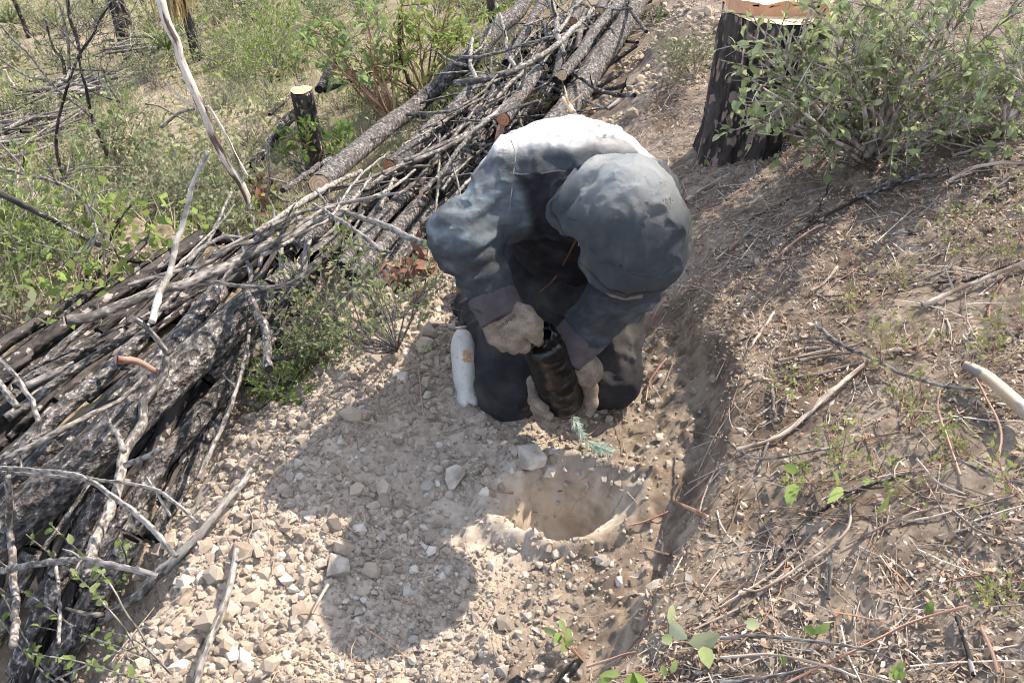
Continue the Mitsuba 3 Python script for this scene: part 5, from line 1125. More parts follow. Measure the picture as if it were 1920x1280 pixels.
shoot('slender leafy shoot left of the brown-stemmed one, pale stem', [[(262, 1225), (230, 1173), (200, 1138), (160, 1095), (100, 1043), (48, 1001)], [(250, 1240), (180, 1198), (128, 1168), (83, 1133), (36, 1104)]], 34, .023, 52)
shoot('leafy shoot lying low along the bottom left edge', [[(150, 1290), (100, 1262), (50, 1200), (8, 1120), (-20, 1085)], [(120, 1290), (60, 1240), (0, 1160)], [(330, 1290), (250, 1270), (150, 1240), (60, 1225)]], 46, .023, 53)
shoot('upright leafy shoot beside the stout black log', [[(222, 1125), (232, 1080), (237, 1050), (230, 1025), (222, 1008)]], 16, .022, 54, .05, .25)
shoot('pale crossing leafless shoots with few leaves at the bottom left edge', [[(300, 1240), (230, 1215), (150, 1190), (60, 1172)], [(320, 1262), (255, 1200), (180, 1180)], [(100, 1275), (190, 1235), (260, 1210)]], 22, .020, 55, .04, .14)

# sprouts with large leaves near the lower right
def sprout(label, base, ls, seed, lift=.03, cols=((.16, .24, .07), (.26, .33, .14)), ratio=.5, stem_to=None):
    """ls: (px, py of the leaf's tip, px, py of its base, width px)"""
    g = np.random.default_rng(seed); k = thing('sprout', label, 'sprout'); b = hit(*base); P, D, L, W = [], [], [], []
    st = []
    for tx_, ty_, bx, by, w in ls:
        p, t = hit(bx, by, lift), hit(tx_, ty_, lift * 1.5); P.append(p); D.append(t - p); L.append(np.linalg.norm(t - p)); W.append(px_to_m(p, w)); m = (b + p) / 2 + [0, 0, .004]
        st.append((np.c_[np.array([b, m, p]), [.0016, .0013, .001]], 5))
    add_uv(k + '__stem', tubes_mesh(st), 'mat_redtwig'); n = len(P); N = g.normal(0, .35, (n, 3)) + [0, -.35, 1]
    put_leaves(k, (np.array(P), np.array(D), N, np.array(L), np.array(W), leaf_cols(g, n, *cols)), parts=n, fold=.18, curl=.10)
sprout('sprout with a cluster of green leaves near the middle of the bottom edge', (1095, 1240), [(1050, 1158, 1058, 1185, 14), (1018, 1177, 1045, 1188, 13), (1068, 1175, 1062, 1205, 16), (1058, 1222, 1052, 1188, 24), (1040, 1205, 1050, 1185, 16), (1075, 1200, 1060, 1210, 12)], 61)
sprout('sprout with two very large pale leaves near the lower right', (1345, 1215), [(1285, 1196, 1255, 1168, 32), (1262, 1130, 1255, 1170, 16), (1350, 1192, 1290, 1205, 40), (1330, 1250, 1318, 1210, 30), (1240, 1195, 1262, 1200, 22), (1395, 1165, 1425, 1175, 26)], 62, cols=((.26, .32, .15), (.48, .52, .36)))
sprout('low sprout with broad green leaves at the bottom edge right of the plastic strip', (1240, 1262), [(1210, 1290, 1190, 1258, 26), (1120, 1262, 1165, 1266, 20), (1268, 1235, 1258, 1262, 14), (1170, 1278, 1205, 1268, 22), (1240, 1245, 1250, 1268, 14), (1115, 1282, 1150, 1272, 16)], 63)
sprout('sprout with a pair of green leaves on the lower right litter', (1532, 1192), [(1508, 1172, 1530, 1190, 17), (1556, 1166, 1534, 1188, 17), (1532, 1170, 1532, 1188, 8)], 64)
sprout('sprout of one upright folded leaf on the lower right litter', (1742, 1156), [(1748, 1122, 1742, 1154, 13), (1738, 1130, 1741, 1154, 9)], 65)
sprout('bushy small sprout at the bottom edge on the right', (1680, 1278), [(1672, 1245, 1680, 1268, 15), (1692, 1238, 1682, 1264, 15), (1666, 1262, 1680, 1275, 14), (1698, 1258, 1684, 1270, 14), (1682, 1255, 1680, 1276, 14)], 66)
sprout('pale sprout of large drooping leaves in the middle of the right slope', (1520, 905), [(1470, 872, 1495, 885, 24), (1478, 945, 1490, 905, 26), (1555, 940, 1580, 912, 20), (1575, 905, 1560, 880, 14), (1650, 960, 1668, 925, 18), (1620, 905, 1640, 900, 22)], 67, lift=.05)
sprout('single small leaf sprout by the bottom stems', (1468, 1250), [(1462, 1222, 1468, 1248, 9), (1474, 1230, 1469, 1248, 8)], 68)
sprout('green sprout on the bare earth right of the hood', (1290, 432), [(1275, 415, 1287, 428, 7), (1300, 412, 1291, 428, 8), (1310, 440, 1294, 432, 7), (1283, 450, 1289, 434, 8), (1312, 425, 1294, 428, 6)], 69)
sprout('yellow-green sprout at the foot of the big charred stump', (1326, 300), [(1318, 288, 1326, 298, 6), (1334, 290, 1327, 298, 6), (1322, 306, 1326, 300, 6)], 70)
sprout('green sprout under the leafy bush', (1576, 262), [(1562, 250, 1574, 260, 7), (1592, 252, 1578, 260, 7), (1576, 244, 1576, 258, 7), (1598, 262, 1580, 262, 6)], 71)

# wispy weeds over the litter
WW = [(1760, 440, 90, 40), (1880, 420, 80, 50), (1850, 470, 80, 40), (1800, 395, 60, 30), (1680, 500, 50, 40), (1700, 620, 60, 45), (1640, 640, 40, 50), (1690, 720, 60, 50), (1740, 770, 70, 45), (1840, 640, 70, 40), (1900, 580, 60, 40), (1620, 860, 80, 40), (1720, 880, 80, 40), (1800, 820, 70, 40), (1560, 830, 60, 40), (1880, 880, 60, 50), (1500, 900, 60, 30), (1850, 1125, 25, 18), (1590, 560, 40, 30), (1900, 350, 40, 30), (1480, 720, 40, 30)]
LANDW = [(1500, 780, 'the longest brown stick'), (1690, 350, 'the dark knobbly branch'), (1860, 720, 'the thick pale debarked branch'), (1800, 540, 'the straight grey stick'), (1640, 670, 'the pale forked branch'), (1590, 930, 'the sprout of large drooping leaves'), (1800, 890, 'the sticks at the right edge'), (1860, 295, 'the tan stone')]
def near_text_w(a, c):
    x, y, t = min(LANDW, key=lambda q: math.hypot(q[0] - a, (q[1] - c) * 1.3)); dx, dy = a - x, c - y
    return (('left of ' if dx < 0 else 'right of ') if abs(dx) > abs(dy) else ('above ' if dy < 0 else 'below ')) + t
for i, (a, c, rx, ry) in enumerate(WW):
    small_ = i == 17
    fine('small bright green tuft near the bottom right corner' if small_ else 'wispy yellow-green weed ' + ('low ' if ry < 36 else '') + near_text_w(a, c), (a + rx * .3, c + ry * .9), fan(a, c - 4, rx, ry, 7 if not small_ else 12, 100 + i), 85 if not small_ else 110, .013 if not small_ else .012,
         ((.17, .23, .06), (.29, .33, .14)), 200 + i, stem='mat_redtwig', r0=.0013, depth=.14 if not small_ else .05, tl=.05, twigs=5, group=None if small_ else 'wispy weeds on the right slope', name='weed', cat='weed', ratio=.5)
fine('small grey-green shrub on the earth mound left of the big charred stump', (1300, 150), fan(1290, 105, 55, 45, 18, 8), 900, .022, ((.13, .155, .08), (.23, .25, .15)), 39, depth=.3, tl=.14, twigs=8, r0=.003)
fine('small dark shrub at the top edge beside the far end of the pile', (1225, 45), fan(1222, 30, 22, 18, 8, 9), 240, .03, DARK, 40, depth=.2, tl=.12)

# grass and low growth over the burnt slope behind the pile
g = np.random.default_rng(77)
def far_points(n, rng, ulo=-34, uhi=-1.95, vlo=1.5, vhi=34):
    out = []
    while sum(map(len, out)) < n:
        u, v = rng.uniform(ulo, uhi, 6 * n), rng.uniform(vlo, vhi, 6 * n); x, y = xy(u, v); d = np.hypot(np.hypot(x, y), 2.2)
        kk = (rng.random(6 * n) < (3.4 / d) ** 1.9) & (y > 1) & (np.abs(x) < .72 * y + .8); out.append(np.stack([x[kk], y[kk]], 1))
    return np.vstack(out)[:n]
Pb = far_points(52000, g); cl = meshkit.fbm(np.c_[Pb * .8, Pb[:, :1] * 0], 4, 3); Pb = Pb[g.random(len(Pb)) < np.clip((cl - .25) * 3, .15, 1)]; n = len(Pb)
d = np.hypot(Pb[:, 0], Pb[:, 1]); P = np.c_[Pb, ground_z(Pb[:, 0], Pb[:, 1]) - .01]; D = g.normal(0, .55, (n, 3)) + [0, 0, 1]; D[:, 2] = np.abs(D[:, 2])
L = g.uniform(.05, .20, n) * (1 + .03 * d); W = .0035 * (1 + .22 * d); gr = meshkit.fbm(np.c_[Pb * .5, Pb[:, :1] * 0 + 9], 3, 8)[:, None]
straw, grn = np.array([.54, .48, .36]), np.array([.23, .29, .11]); t = np.clip((gr - .42) * 5, 0, 1) * (g.random((n, 1)) < .75); col = (straw * (1 - t) + grn * t) * g.uniform(.6, 1.2, (n, 1))
k = new_key('dry_grass'); add_col(k, simple_leaves(P, D, g.normal(size=(n, 3)), L, W, col), 'mat_leaf'); labels[k] = {'label': 'dry straw-coloured grass over the burnt slope behind the log pile', 'category': 'grass', 'kind': 'stuff'}
Pb = far_points(30000, g); cl = meshkit.fbm(np.c_[Pb * .9, Pb[:, :1] * 0 + 4], 4, 13); Pb = Pb[cl > .53]; n = len(Pb); d = np.hypot(Pb[:, 0], Pb[:, 1])
P = np.c_[Pb, ground_z(Pb[:, 0], Pb[:, 1]) + g.uniform(0, .16, n) * (1 + .03 * d)]; L = g.uniform(.02, .045, n) * (1 + .10 * d); hue = meshkit.fbm(np.c_[Pb * .6, Pb[:, :1] * 0], 3, 23)[:, None]
col = np.where(hue > .5, [.20, .27, .085], [.27, .30, .18]) * g.uniform(.6, 1.3, (n, 1))
k = new_key('ground_cover'); add_col(k, simple_leaves(P, g.normal(size=(n, 3)) + [0, 0, .4], g.normal(0, .6, (n, 3)) + [0, 0, 1], L, L * .55, col), 'mat_leaf'); labels[k] = {'label': 'patches of low green growth on the burnt slope behind the log pile', 'category': 'ground cover', 'kind': 'stuff'}
# shrubs dotted over the burnt slope: a few grown forms, set out one by one
def proto(seed, kind):
    g = np.random.default_rng(seed); tips = [np.array([g.normal(0, .36), g.normal(0, .36), g.uniform(.35, .8)]) for _ in range(20)]
    tb, cy = grow(np.zeros(3), tips, g, .009, twigs=6, tl=.26, sub=1, start=.15); nl = {'g': 950, 'b': 1000, 'd': 60}[kind]; P, D, N = on_twigs(cy, g, nl, .9 if kind != 'b' else .5)
    cols = {'g': ((.17, .21, .10), (.29, .325, .20)), 'b': ((.14, .22, .05), (.23, .32, .10)), 'd': ((.25, .22, .13), (.33, .28, .18))}[kind]
    L = g.uniform(.03, .065, nl); lv = simple_leaves(P, D, N, L, L * (.6 if kind != 'b' else .35), leaf_cols(g, nl, *cols))
    m = tubes_mesh(tb); return mikit.ply((m[0], m[1]), 'mat_stem' if kind != 'd' else 'mat_branch', smooth=True, uv=m[2]), mikit.ply((lv[0], lv[1]), 'mat_leaf', color=lv[2])
PR = {kk: [proto(300 + 10 * i + j, kk) for j in range(3)] for i, kk in enumerate('gbd')}
TXT = {'g': ('grey-green small-leaved shrub on the burnt slope behind the log pile', 'grey-green shrubs on the burnt slope'), 'b': ('bright green shrub on the burnt slope behind the log pile', 'bright green shrubs on the burnt slope'), 'd': ('dry twiggy shrub with hardly any leaves on the burnt slope', 'dry twiggy shrubs on the burnt slope')}
SHRUBS = [(20, 200, 'b', .9), (60, 480, 'b', .7), (120, 470, 'b', .6), (30, 440, 'b', .8), (95, 330, 'b', .8), (20, 320, 'g', .8), (130, 60, 'b', 1.1), (90, 40, 'g', 1.2), (20, 110, 'g', 1.1), (300, 60, 'g', 1.2), (280, 130, 'g', 1.0), (410, 40, 'g', 1.2), (400, 110, 'b', .9), (460, 150, 'g', .8), (190, 120, 'd', .6), (300, 160, 'd', .8), (420, 190, 'd', .7), (460, 250, 'd', .6),
      (370, 210, 'd', .6), (180, 30, 'g', 1.3), (60, 20, 'b', 1.3), (470, 20, 'g', 1.3), (590, 15, 'g', 1.2), (330, 10, 'b', 1.3), (150, 300, 'g', .7), (60, 260, 'd', .7), (100, 210, 'g', .8), (560, 130, 'd', .6), (170, 150, 'b', .7), (400, 330, 'g', .5), (30, 400, 'g', .6), (200, 400, 'b', .5), (490, 90, 'b', .9), (680, 180, 'b', .5), (720, 200, 'g', .5), (640, 200, 'd', .5), (10, 560, 'b', .5), (0, 610, 'd', .4), (530, 190, 'g', .5), (440, 90, 'd', .8), (120, 110, 'g', .9), (700, 20, 'g', 1.1), (820, 10, 'b', 1.0), (880, 30, 'g', .9), (940, -5, 'g', 1.0), (160, 230, 'd', .7), (250, 190, 'b', .6)]
LAND = [(28, 40, 'the yucca at the upper left edge'), (322, 90, 'the yucca behind the leaning snag'), (240, 45, 'the paired charred trunks'), (374, 80, 'the trunk with a straw skirt'), (590, 230, 'the small sawn stump'), (515, 80, 'the feathery bright shrub'), (140, 160, 'the brushwood behind the dead shrub'), (40, 235, 'the grey brushwood at the left edge'), (180, 455, 'the smooth black burnt branch'), (400, 260, 'the leaning snag'), (150, 260, 'the tall burnt dead shrub'), (60, 330, 'the forked dead branch'), (800, 60, 'the light green broad-leaved shrub'), (925, 20, 'the far end of the pile'), (60, 590, 'the downhill edge of the lower pile')]
def near_text(a, c, land):
    x, y, t = min(land, key=lambda q: math.hypot(q[0] - a, (q[1] - c) * 1.3)); dx, dy = a - x, c - y
    return (('left of ' if dx < 0 else 'right of ') if abs(dx) > abs(dy) else ('beyond ' if dy < 0 else 'in front of ')) + t
for i, (a, c, kk, s) in enumerate(SHRUBS):
    p = hit(a + g.uniform(-12, 12), c + g.uniform(-8, 8) + 14); pr = PR[kk][i % 3]; k = thing('shrub', ({'g': 'grey-green', 'b': 'bright green', 'd': 'dry twiggy'}[kk] + (' low shrub ' if s < .75 else ' bushy shrub ')) + near_text(a, c, LAND), 'shrub', TXT[kk][1])
    M = T().translate((p - [0, 0, .03]).tolist()).rotate([0, 0, 1], float(g.uniform(0, 360))).scale([s * .66, s * .66, s * .62 * float(g.uniform(.7, 1.1))])
    add(k + '__branches', {**pr[0], 'to_world': M}, None); add(k + '__foliage', {**pr[1], 'to_world': M}, None, kind='stuff')

# yuccas
def yucca(label, px, py, s, seed):
    g = np.random.default_rng(seed); b = hit(px, py); k = thing('yucca', label, 'yucca'); n = 64
    th = g.uniform(0, 6.28, n); el = np.arccos(g.uniform(-.1, 1, n)); D = np.stack([np.cos(th) * np.sin(el), np.sin(th) * np.sin(el), np.cos(el)], 1); c = b + [0, 0, .30 * s]
    add_uv(k + '__trunk', tube([(*(b - [0, 0, .05]), .09 * s), (*(b + [0, 0, .18 * s]), .08 * s), (*c, .05 * s)], 10, 10, rough=.2), 'mat_stem')
    L = s * g.uniform(.45, .72, n); col = leaf_cols(g, n, (.15, .20, .085), (.30, .34, .19))
    dead = g.random(n) < .2; col[dead] = [.40, .33, .22]; D[dead, 2] = -np.abs(D[dead, 2]) - .2
    for i in range(n): add_col(k + '__leaf', leaves(c[None] + D[i:i + 1] * .03, D[i:i + 1], g.normal(size=(1, 3)) * .3 + [[0, 0, 1]], L[i:i + 1], np.array([.075 * s]), col[i:i + 1], fold=.3, curl=.05), 'mat_leaf')
yucca('spiky yucca at the upper left edge with stiff sword leaves', 28, 66, .62, 5); yucca('spiky yucca behind the leaning grey snag', 322, 122, .52, 6)

# burnt trunks
def ztop(b, py):
    lo, hi = 0.0, 6.0
    for _ in range(40):
        m = (lo + hi) / 2; d = np.array([b[0], b[1], b[2] + m - CAM_H]); y = 640 + F * ((-d[1] * SP - d[2] * CP) / (d[1] * CP - d[2] * SP))
        lo, hi = (m, hi) if y > py else (lo, m)
    return lo
def trunk(label, px, py, w, height, lean=(0, 0), taper=.75, mat='mat_char', top=None, name='burnt_trunk', cat='tree trunk', flare=1.25):
    b = hit(px, py); r = px_to_m(b, w) / 2; k = thing(name, label, cat); z = np.linspace(0, 1, 6)
    Q = np.c_[b[0] + lean[0] * z + .02 * np.sin(z * 7), b[1] + lean[1] * z, b[2] - .08 + (height + .08) * z, r * (1 - (1 - taper) * z) * np.where(z == 0, flare, 1)]
    S = spline(Q, 40); add_uv(k + '__trunk', tube(S, 18, rough=.08, seed=px % 50), mat)
    if top: add_uv(k + '__cut_face', disc(S[-1, :3] + [0, 0, .004], np.array([lean[0] * .2, lean[1] * .2, 1]), S[-1, 3] * .97, 18, seed=3), 'mat_cut_' + top)
    return k, b, S
trunk('thicker of two charred trunks standing close together at the top', 234, 84, 20, 3.2, (-.1, .1)); trunk('thinner of two charred trunks standing close together at the top', 250, 66, 14, 3.2, (-.5, .1))
k, b, S = trunk('charred trunk with a skirt of dry straw leaves hanging at its top edge', 374, 113, 19, 3.0, (-.35, .2))
gs = np.random.default_rng(8); n = 260; zz = ztop(b, 8); P = np.c_[b[0] - .12 + gs.normal(0, .10, n), b[1] + gs.normal(0, .08, n) - .05, b[2] + zz + gs.uniform(.05, .5, n)]
add_col(k + '__straw_skirt', simple_leaves(P, np.c_[gs.normal(0, .12, n), gs.normal(0, .12, n), -np.ones(n)], gs.normal(size=(n, 3)), gs.uniform(.2, .36, n), .022, leaf_cols(gs, n, (.36, .28, .15), (.5, .42, .26))), 'mat_leaf', kind='stuff')
trunk('slim charred trunk beside the yucca at the upper left edge', 56, 72, 8, 2.6, (-.25, 0)); trunk('far slim charred trunk between the dead shrub and the paired trunks', 190, 34, 7, 2.4, (-.5, 0)); trunk('short burnt stub near the top edge left of the feathery shrub', 430, 28, 16, 1.2, (0, 0))
trunk('small far charred trunk at the top edge', 271, 14, 8, 2.5, (-.2, 0)); trunk('charred trunk standing behind the far downhill end of the pile', 925, 52, 15, 2.0, (-.25, 0)); trunk('thin charred pole with a pale snapped tip in front of the broad-leaved shrubs', 767, 192, 9, .62, (-.02, 0), top='pale', flare=1.0)
k, b, S = trunk('small sawn-off charred stump standing upright at the downhill edge of the pile', 597, 335, 38, .1, top=None, name='sawn_stump', cat='stump')
for q in [q for q in scene if q.startswith(k + '__')]: del scene[q]
r = px_to_m(b, 39) / 2; H = ztop(b, 170); Q = np.c_[np.full(5, b[0]) + np.linspace(.01, -.02, 5), np.full(5, b[1]), b[2] - .1 + np.linspace(0, H + .1, 5), r * np.array([1.2, 1.08, 1.03, 1, .98])]
add_uv(k + '__trunk', tube(spline(Q, 40), 24, rough=.06, seed=4), 'mat_char'); add_uv(k + '__cut_face', disc(Q[-1, :3] + [0, 0, .005], np.array([-.05, -.02, 1]), r * .96, 24), 'mat_cut_old')
trunk('tan stump of a sawn thin trunk among brushwood at the left', 52, 188, 8, .35, (-.15, 0), mat='mat_snag', top='pale', flare=1.0)
# fallen trunk leaning behind the small stump, split pale at one end
wood('fallen_trunk', 'fallen charred trunk with a pale split end left of the small sawn stump', 'fallen trunk', [(556, 215), (540, 225), (500, 280), (470, 310)], 22, 14, .10, mat='mat_char', ends=('pale', None), sides=14)
wood('fallen_trunk', 'fallen charred trunk rising from the small sawn stump towards the broad-leaved shrub', 'fallen trunk', [(598, 168), (622, 130), (645, 100), (660, 80)], 16, 12, .35, mat='mat_bark', sides=12)
wood('fallen_trunk', 'long thin charred branch slanting from the small sawn stump to the upper right', 'fallen trunk', [(608, 170), (660, 150), (720, 122), (790, 88)], 10, 8, .32, mat='mat_char', sides=10)
wood('fallen_trunk', 'thin dark branch leaning left of the small sawn stump', 'fallen trunk', [(505, 215), (540, 185), (560, 160), (557, 140)], 6, 4, .22, mat='mat_char', sides=8)
p = hit(518, 152); k = thing('stump_top', 'pale oval sawn face of a low stump right of the feathery shrub base', 'stump'); r = px_to_m(p, 26) / 2
add_uv(k + '__bark', tube([(*(p - [0, 0, .1]), r * 1.1), (*(p + [0, 0, .06]), r)], 16, 5, rough=.06), 'mat_char'); add_uv(k + '__cut_face', disc(p + [0, 0, .065], np.array([-.2, -.5, 1]), r * .95, 16), 'mat_cut_pale')

# big stump with its felling notch
b = hit(1432, 285); r = px_to_m(b, 200) / 2; b = b + [0, r * .8, 0]; H = ztop(b + [0, -r, 0], 50)
k = thing('big_stump', 'large charred stump with a freshly sawn stepped top beside the leafy bush', 'stump')
n, m = 44, 30; ang = np.arange(n + 1) * 2 * np.pi / n; zs = np.linspace(-.12, H, m); V, UV = [], []
for z in zs:
    fl = 1 + .12 * np.exp(-(z + .1) / .14); lob = 1 + .08 * np.exp(-(z + .1) / .2) * np.cos(5 * ang + 1) + .03 * np.cos(9 * ang + 2)
    rr = r * (1.0 - .04 * z / H) * fl * lob; pp = np.stack([b[0] + rr * np.cos(ang), b[1] + rr * np.sin(ang), np.full(n + 1, b[2] + z)], 1)
    rg = (meshkit.fbm(np.c_[np.cos(ang) * 9, np.sin(ang) * 9, np.full(n + 1, z * 5)], 4, 3) - .5)[:, None]; pp[:, :2] += (pp[:, :2] - b[:2]) * rg * .20
    V.append(pp); UV.append(np.stack([ang * r, np.full(n + 1, z)], 1))
V, UV = np.vstack(V), np.vstack(UV); i, j = np.meshgrid(np.arange(m - 1), np.arange(n), indexing='ij'); q = np.stack([i * (n + 1) + j, i * (n + 1) + j + 1, (i + 1) * (n + 1) + j + 1, (i + 1) * (n + 1) + j], -1).reshape(-1, 4)
scene['mat_bigbark'] = {'type': 'bumpmap', 'arbitrary': proc(lambda p, n, uv: fbm(uv.x * 34, uv.y * 9, 1.3, 4), eps=2e-3), 'scale': .05, 'bsdf': {'type': 'principled', 'roughness': .75, 'specular': .35, 'base_color': proc(
    lambda p, n, uv: mix(mix((.014, .012, .012), (.06, .05, .048), smoothstep(.35, .7, fbm(uv.x * 34, uv.y * 9, 1.3, 4))), (.22, .17, .15), smoothstep(.62, .7, fbm(uv.x * 50, uv.y * 22, 4, 3)) * .8))}}
add_uv(k + '__bark', (V, np.vstack([q[:, [0, 1, 2]], q[:, [0, 2, 3]]]), UV), 'mat_bigbark')
rim = V[-(n + 1):-1]; fan_v = np.vstack([rim, [b[0], b[1], b[2] + H]]); add_uv(k + '__cut_face', (fan_v + [0, 0, .003], np.stack([np.arange(n), (np.arange(n) + 1) % n, np.full(n, n)], 1), (fan_v[:, :2] - b[:2])), 'mat_cut_pale', smooth=False, label='pale sawn rim along the front of the top')
scene['mat_fibre'] = {'type': 'principled', 'roughness': .8, 'base_color': proc(lambda p, n, uv: mix(mix((.46, .24, .15), (.58, .36, .23), fbm(p.x * 75, p.y * 75, p.z * 3, 2)), (.66, .56, .34), smoothstep(.5, .9, n.z)))}
pl = [(b[0] + r * .90 * math.cos(t), b[1] + r * .9 * math.sin(t)) for t in np.linspace(-.62, math.pi + .55, 26)]
from shapely.geometry import Polygon
blk = trimesh.creation.extrude_polygon(Polygon(pl), .058, engine='earcut'); blk = blk.subdivide_to_size(.03); vv = np.array(blk.vertices); top_ = vv[:, 2] > .04
vv[:, 2] += np.where(top_, .02 * (meshkit.noise(vv * 14, 3) - .5) + .10 * (vv[:, 1] - b[1]), 0); vv[:, :2] += (meshkit.noise(vv * np.array([40, 40, 4]), 5) - .5)[:, None] * .012
blk = trimesh.Trimesh(vv + [0, 0, b[2] + H + .002], blk.faces, process=False); add(k + '__raised_wood', blk, 'mat_fibre', smooth=30, label='raised fibrous orange wood left by the felling cut')

# leaning grey snag and dead thin shrubs: upright planes through their feet
def upright(name, label, cat, base, lines, mat, dy=0.0, hb=0.0, sides=9, group=None, part='branch', seed=1):
    b = hit(*base, hb); g = np.random.default_rng(seed); k = thing(name, label, cat, group)
    for i, (pts, w0, w1, *mt) in enumerate(lines):
        P = np.array([at_y(a, c, b[1] + dy * (base[1] - c) / 300 + g.normal(0, .01)) for a, c in pts]); R = np.interp(np.linspace(0, 1, len(P)), [0, 1], [px_to_m(P[0], w0) / 2, px_to_m(P[-1], w1) / 2])
        add_uv(k + ('__trunk' if name == 'grey_snag' and i == 0 else '__' + part), tube(spline(np.c_[P, R], 36), sides, rough=.12, seed=i + seed), mt[0] if mt else mat)
    return k, b
upright('grey_snag', 'leaning dead snag of grey and brown peeling wood behind the pile', 'dead tree', (480, 436), [([(478, 430), (468, 385), (452, 345), (425, 305), (402, 262), (384, 215), (360, 162), (338, 110), (333, 82), (316, 50), (300, -5)], 14, 18), ([(462, 330), (440, 290), (424, 255), (392, 200)], 8, 5), ([(392, 200), (360, 197), (330, 175), (312, 155)], 7, 3), ([(365, 205), (335, 213), (302, 240)], 4, 6, 'mat_branch'), ([(345, 225), (300, 200), (272, 195)], 3, 4, 'mat_branch')], 'mat_snag', dy=.3)
k, b = upright('dead_shrub', 'tall burnt dead shrub with thin bare black and white branches at the upper left', 'dead shrub', (150, 378), [
    ([(155, 380), (144, 366), (121, 336), (107, 289), (106, 252), (112, 215), (130, 151), (149, 103), (173, 69), (189, 34), (214, 0)], 8, 3, 'mat_char'), ([(168, 218), (150, 201), (120, 179), (86, 144), (55, 103), (22, 72), (0, 45)], 5, 4), ([(105, 163), (84, 150), (60, 146), (34, 134), (0, 110)], 5, 4),
    ([(202, 292), (190, 262), (178, 235), (171, 215), (161, 165), (153, 137), (148, 110)], 8, 4, 'mat_char'), ([(150, 110), (149, 96), (143, 69), (131, 34), (126, -5)], 7, 6, 'mat_char'), ([(223, 190), (210, 172), (199, 151), (194, 130)], 4, 4), ([(122, 140), (117, 113), (103, 96), (93, 69), (86, 40)], 7, 3, 'mat_char'), ([(137, 131), (172, 132), (223, 134)], 4, 2), ([(150, 100), (130, 75), (118, 60), (98, 45), (82, 35), (90, 30)], 3, 2), ([(130, 130), (128, 80), (122, 50), (112, 10), (100, -5)], 6, 3), ([(160, 165), (190, 180), (225, 192)], 3, 3, 'mat_char')], 'mat_branch', dy=.2, seed=3)
gg = np.random.default_rng(9); tw = []
for i in range(130):
    a, c = gg.normal(150, 50), gg.normal(65, 35); L = gg.uniform(15, 60); t = gg.uniform(-2.6, .4); P = [at_y(a + L * s * math.cos(t) + gg.normal(0, 2), c + L * s * math.sin(t) + gg.normal(0, 2) - 5 * s * s, b[1] + .25 + gg.normal(0, .15) * .4) for s in (0, .35, .7, 1)]
    rr = px_to_m(P[0], gg.uniform(1.2, 2.2)) / 2; tw.append((np.c_[np.array(P), rr * np.array([1, .9, .7, .4])], 4))
add_uv(k + '__twigs', tubes_mesh(tw), 'mat_branch', kind='stuff')
k, b = upright('dead_branch', 'forked dead branch, pale on top, entering from the left edge', 'dead branch', (160, 420), [([(165, 425), (155, 373), (107, 343), (44, 326), (-10, 312)], 9, 7), ([(107, 343), (90, 310), (70, 287)], 4, 3), ([(44, 322), (30, 300), (0, 270)], 5, 4), ([(42, 320), (44, 295), (20, 262)], 4, 2, 'mat_char'), ([(112, 336), (150, 318), (185, 314), (225, 313)], 3, 3), ([(115, 340), (140, 315), (175, 297)], 3, 2), ([(112, 345), (80, 320), (120, 318)], 3, 2)], 'mat_branch', seed=4)
upright('dead_branch', 'smooth black burnt branch slanting down from the left edge to the pile', 'dead branch', (330, 505), [([(345, 489), (300, 494), (240, 487), (180, 456), (90, 408), (-10, 358)], 6, 13, 'mat_char'), ([(285, 493), (297, 503), (300, 508)], 4, 3, 'mat_char'), ([(205, 458), (212, 435), (232, 402)], 4, 3, 'mat_char')], 'mat_char', seed=5)
upright('dead_branch', 'tangle of thin white bare twigs hanging before the black burnt branch', 'dead branch', (170, 560), [([(165, 385), (178, 420), (182, 440), (165, 480), (150, 520), (168, 568)], 5, 2), ([(165, 385), (190, 410), (192, 460), (200, 545)], 4, 2), ([(182, 440), (160, 470), (140, 476), (105, 496)], 4, 2), ([(178, 440), (150, 478), (168, 500)], 3, 2), ([(180, 425), (210, 460), (230, 500), (250, 525)], 3, 2, 'mat_char'), ([(150, 475), (120, 470), (60, 455)], 3, 2), ([(170, 390), (180, 365), (210, 355)], 3, 2)], 'mat_branch', seed=6)
upright('dead_branch', 'thin dark curved branch standing before the long black branch', 'dead branch', (210, 455), [([(205, 452), (212, 430), (222, 412), (246, 385)], 5, 3, 'mat_char'), ([(212, 445), (222, 430), (226, 415)], 2, 2, 'mat_char')], 'mat_char', seed=7)
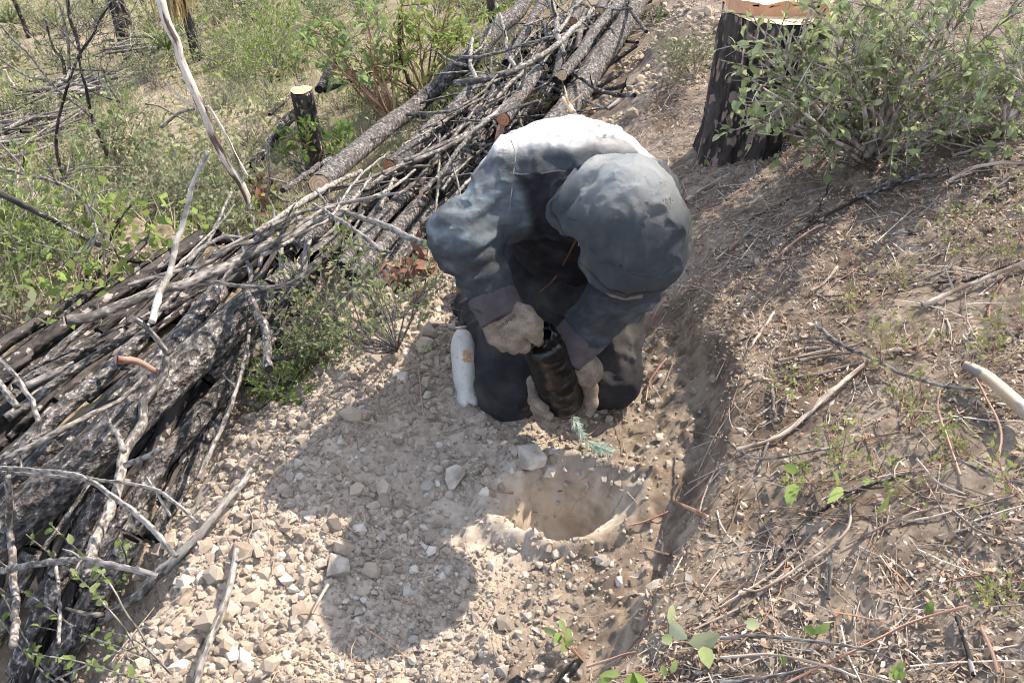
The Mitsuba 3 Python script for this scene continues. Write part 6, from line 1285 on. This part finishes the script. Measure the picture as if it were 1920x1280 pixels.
upright('dead_branch', 'pale curved twig rising beside the reddish leaves at the left end of the pile', 'dead branch', (480, 430), [([(478, 437), (500, 370), (505, 330), (502, 270)], 9, 5, 'mat_branch'), ([(505, 335), (540, 345), (565, 372), (577, 395)], 4, 3, 'mat_branch'), ([(500, 355), (530, 375), (575, 385)], 8, 5, 'mat_branch')], 'mat_branch', seed=8)
# brushwood heaps far left
for lab, (cx, cy_), (rx, ry), nb, sd in (('heap of grey brushwood at the left edge', (40, 235), (60, 38), 90, 3), ('heap of grey brushwood behind the tall dead shrub', (140, 160), (55, 30), 70, 4), ('small heap of grey sticks behind the paired charred trunks', (265, 80), (30, 20), 40, 5)):
    g2 = np.random.default_rng(sd); k = new_key('brushwood_heap'); ps = []
    for i in range(nb):
        a, c = cx + g2.normal(0, rx * .5), cy_ + g2.normal(0, ry * .45); p = hit(a, c, g2.uniform(.02, .2)); L = g2.uniform(.3, 1.0); t = g2.normal(.9, .5); dd = np.array([math.cos(t), math.sin(t), g2.normal(0, .12)]) * L / 2
        rr = g2.uniform(.008, .02); ps.append((np.c_[np.array([p - dd, p + g2.normal(0, .03, 3), p + dd]), [rr, rr * .9, rr * .5]], 5))
    add_uv(k, tubes_mesh(ps), 'mat_branch'); labels[k] = {'label': lab, 'category': 'brushwood', 'kind': 'stuff'}
# dead reddish leaves at two spots
for lab, (cx, cy_), (rx, ry), nb, sd in (('reddish dead leaves caught at the left end of the branch bundle', (487, 355), (16, 30), 110, 3), ('reddish dead leaves under the elbow of the person', (770, 490), (50, 30), 80, 4)):
    g2 = np.random.default_rng(sd); Pm = hits([(cx + g2.normal(0, rx * .6), cy_ + g2.normal(0, ry * .6)) for _ in range(nb)], g2.uniform(.02, .16, nb)); L = g2.uniform(.04, .08, nb)
    k = new_key('dead_leaves'); add_col(k, leaves(Pm, g2.normal(size=(nb, 3)), g2.normal(size=(nb, 3)) + [0, 0, .5], L, L * .4, leaf_cols(g2, nb, (.15, .065, .045), (.26, .14, .10))), 'mat_litter'); labels[k] = {'label': lab, 'category': 'dead leaves', 'kind': 'stuff'}
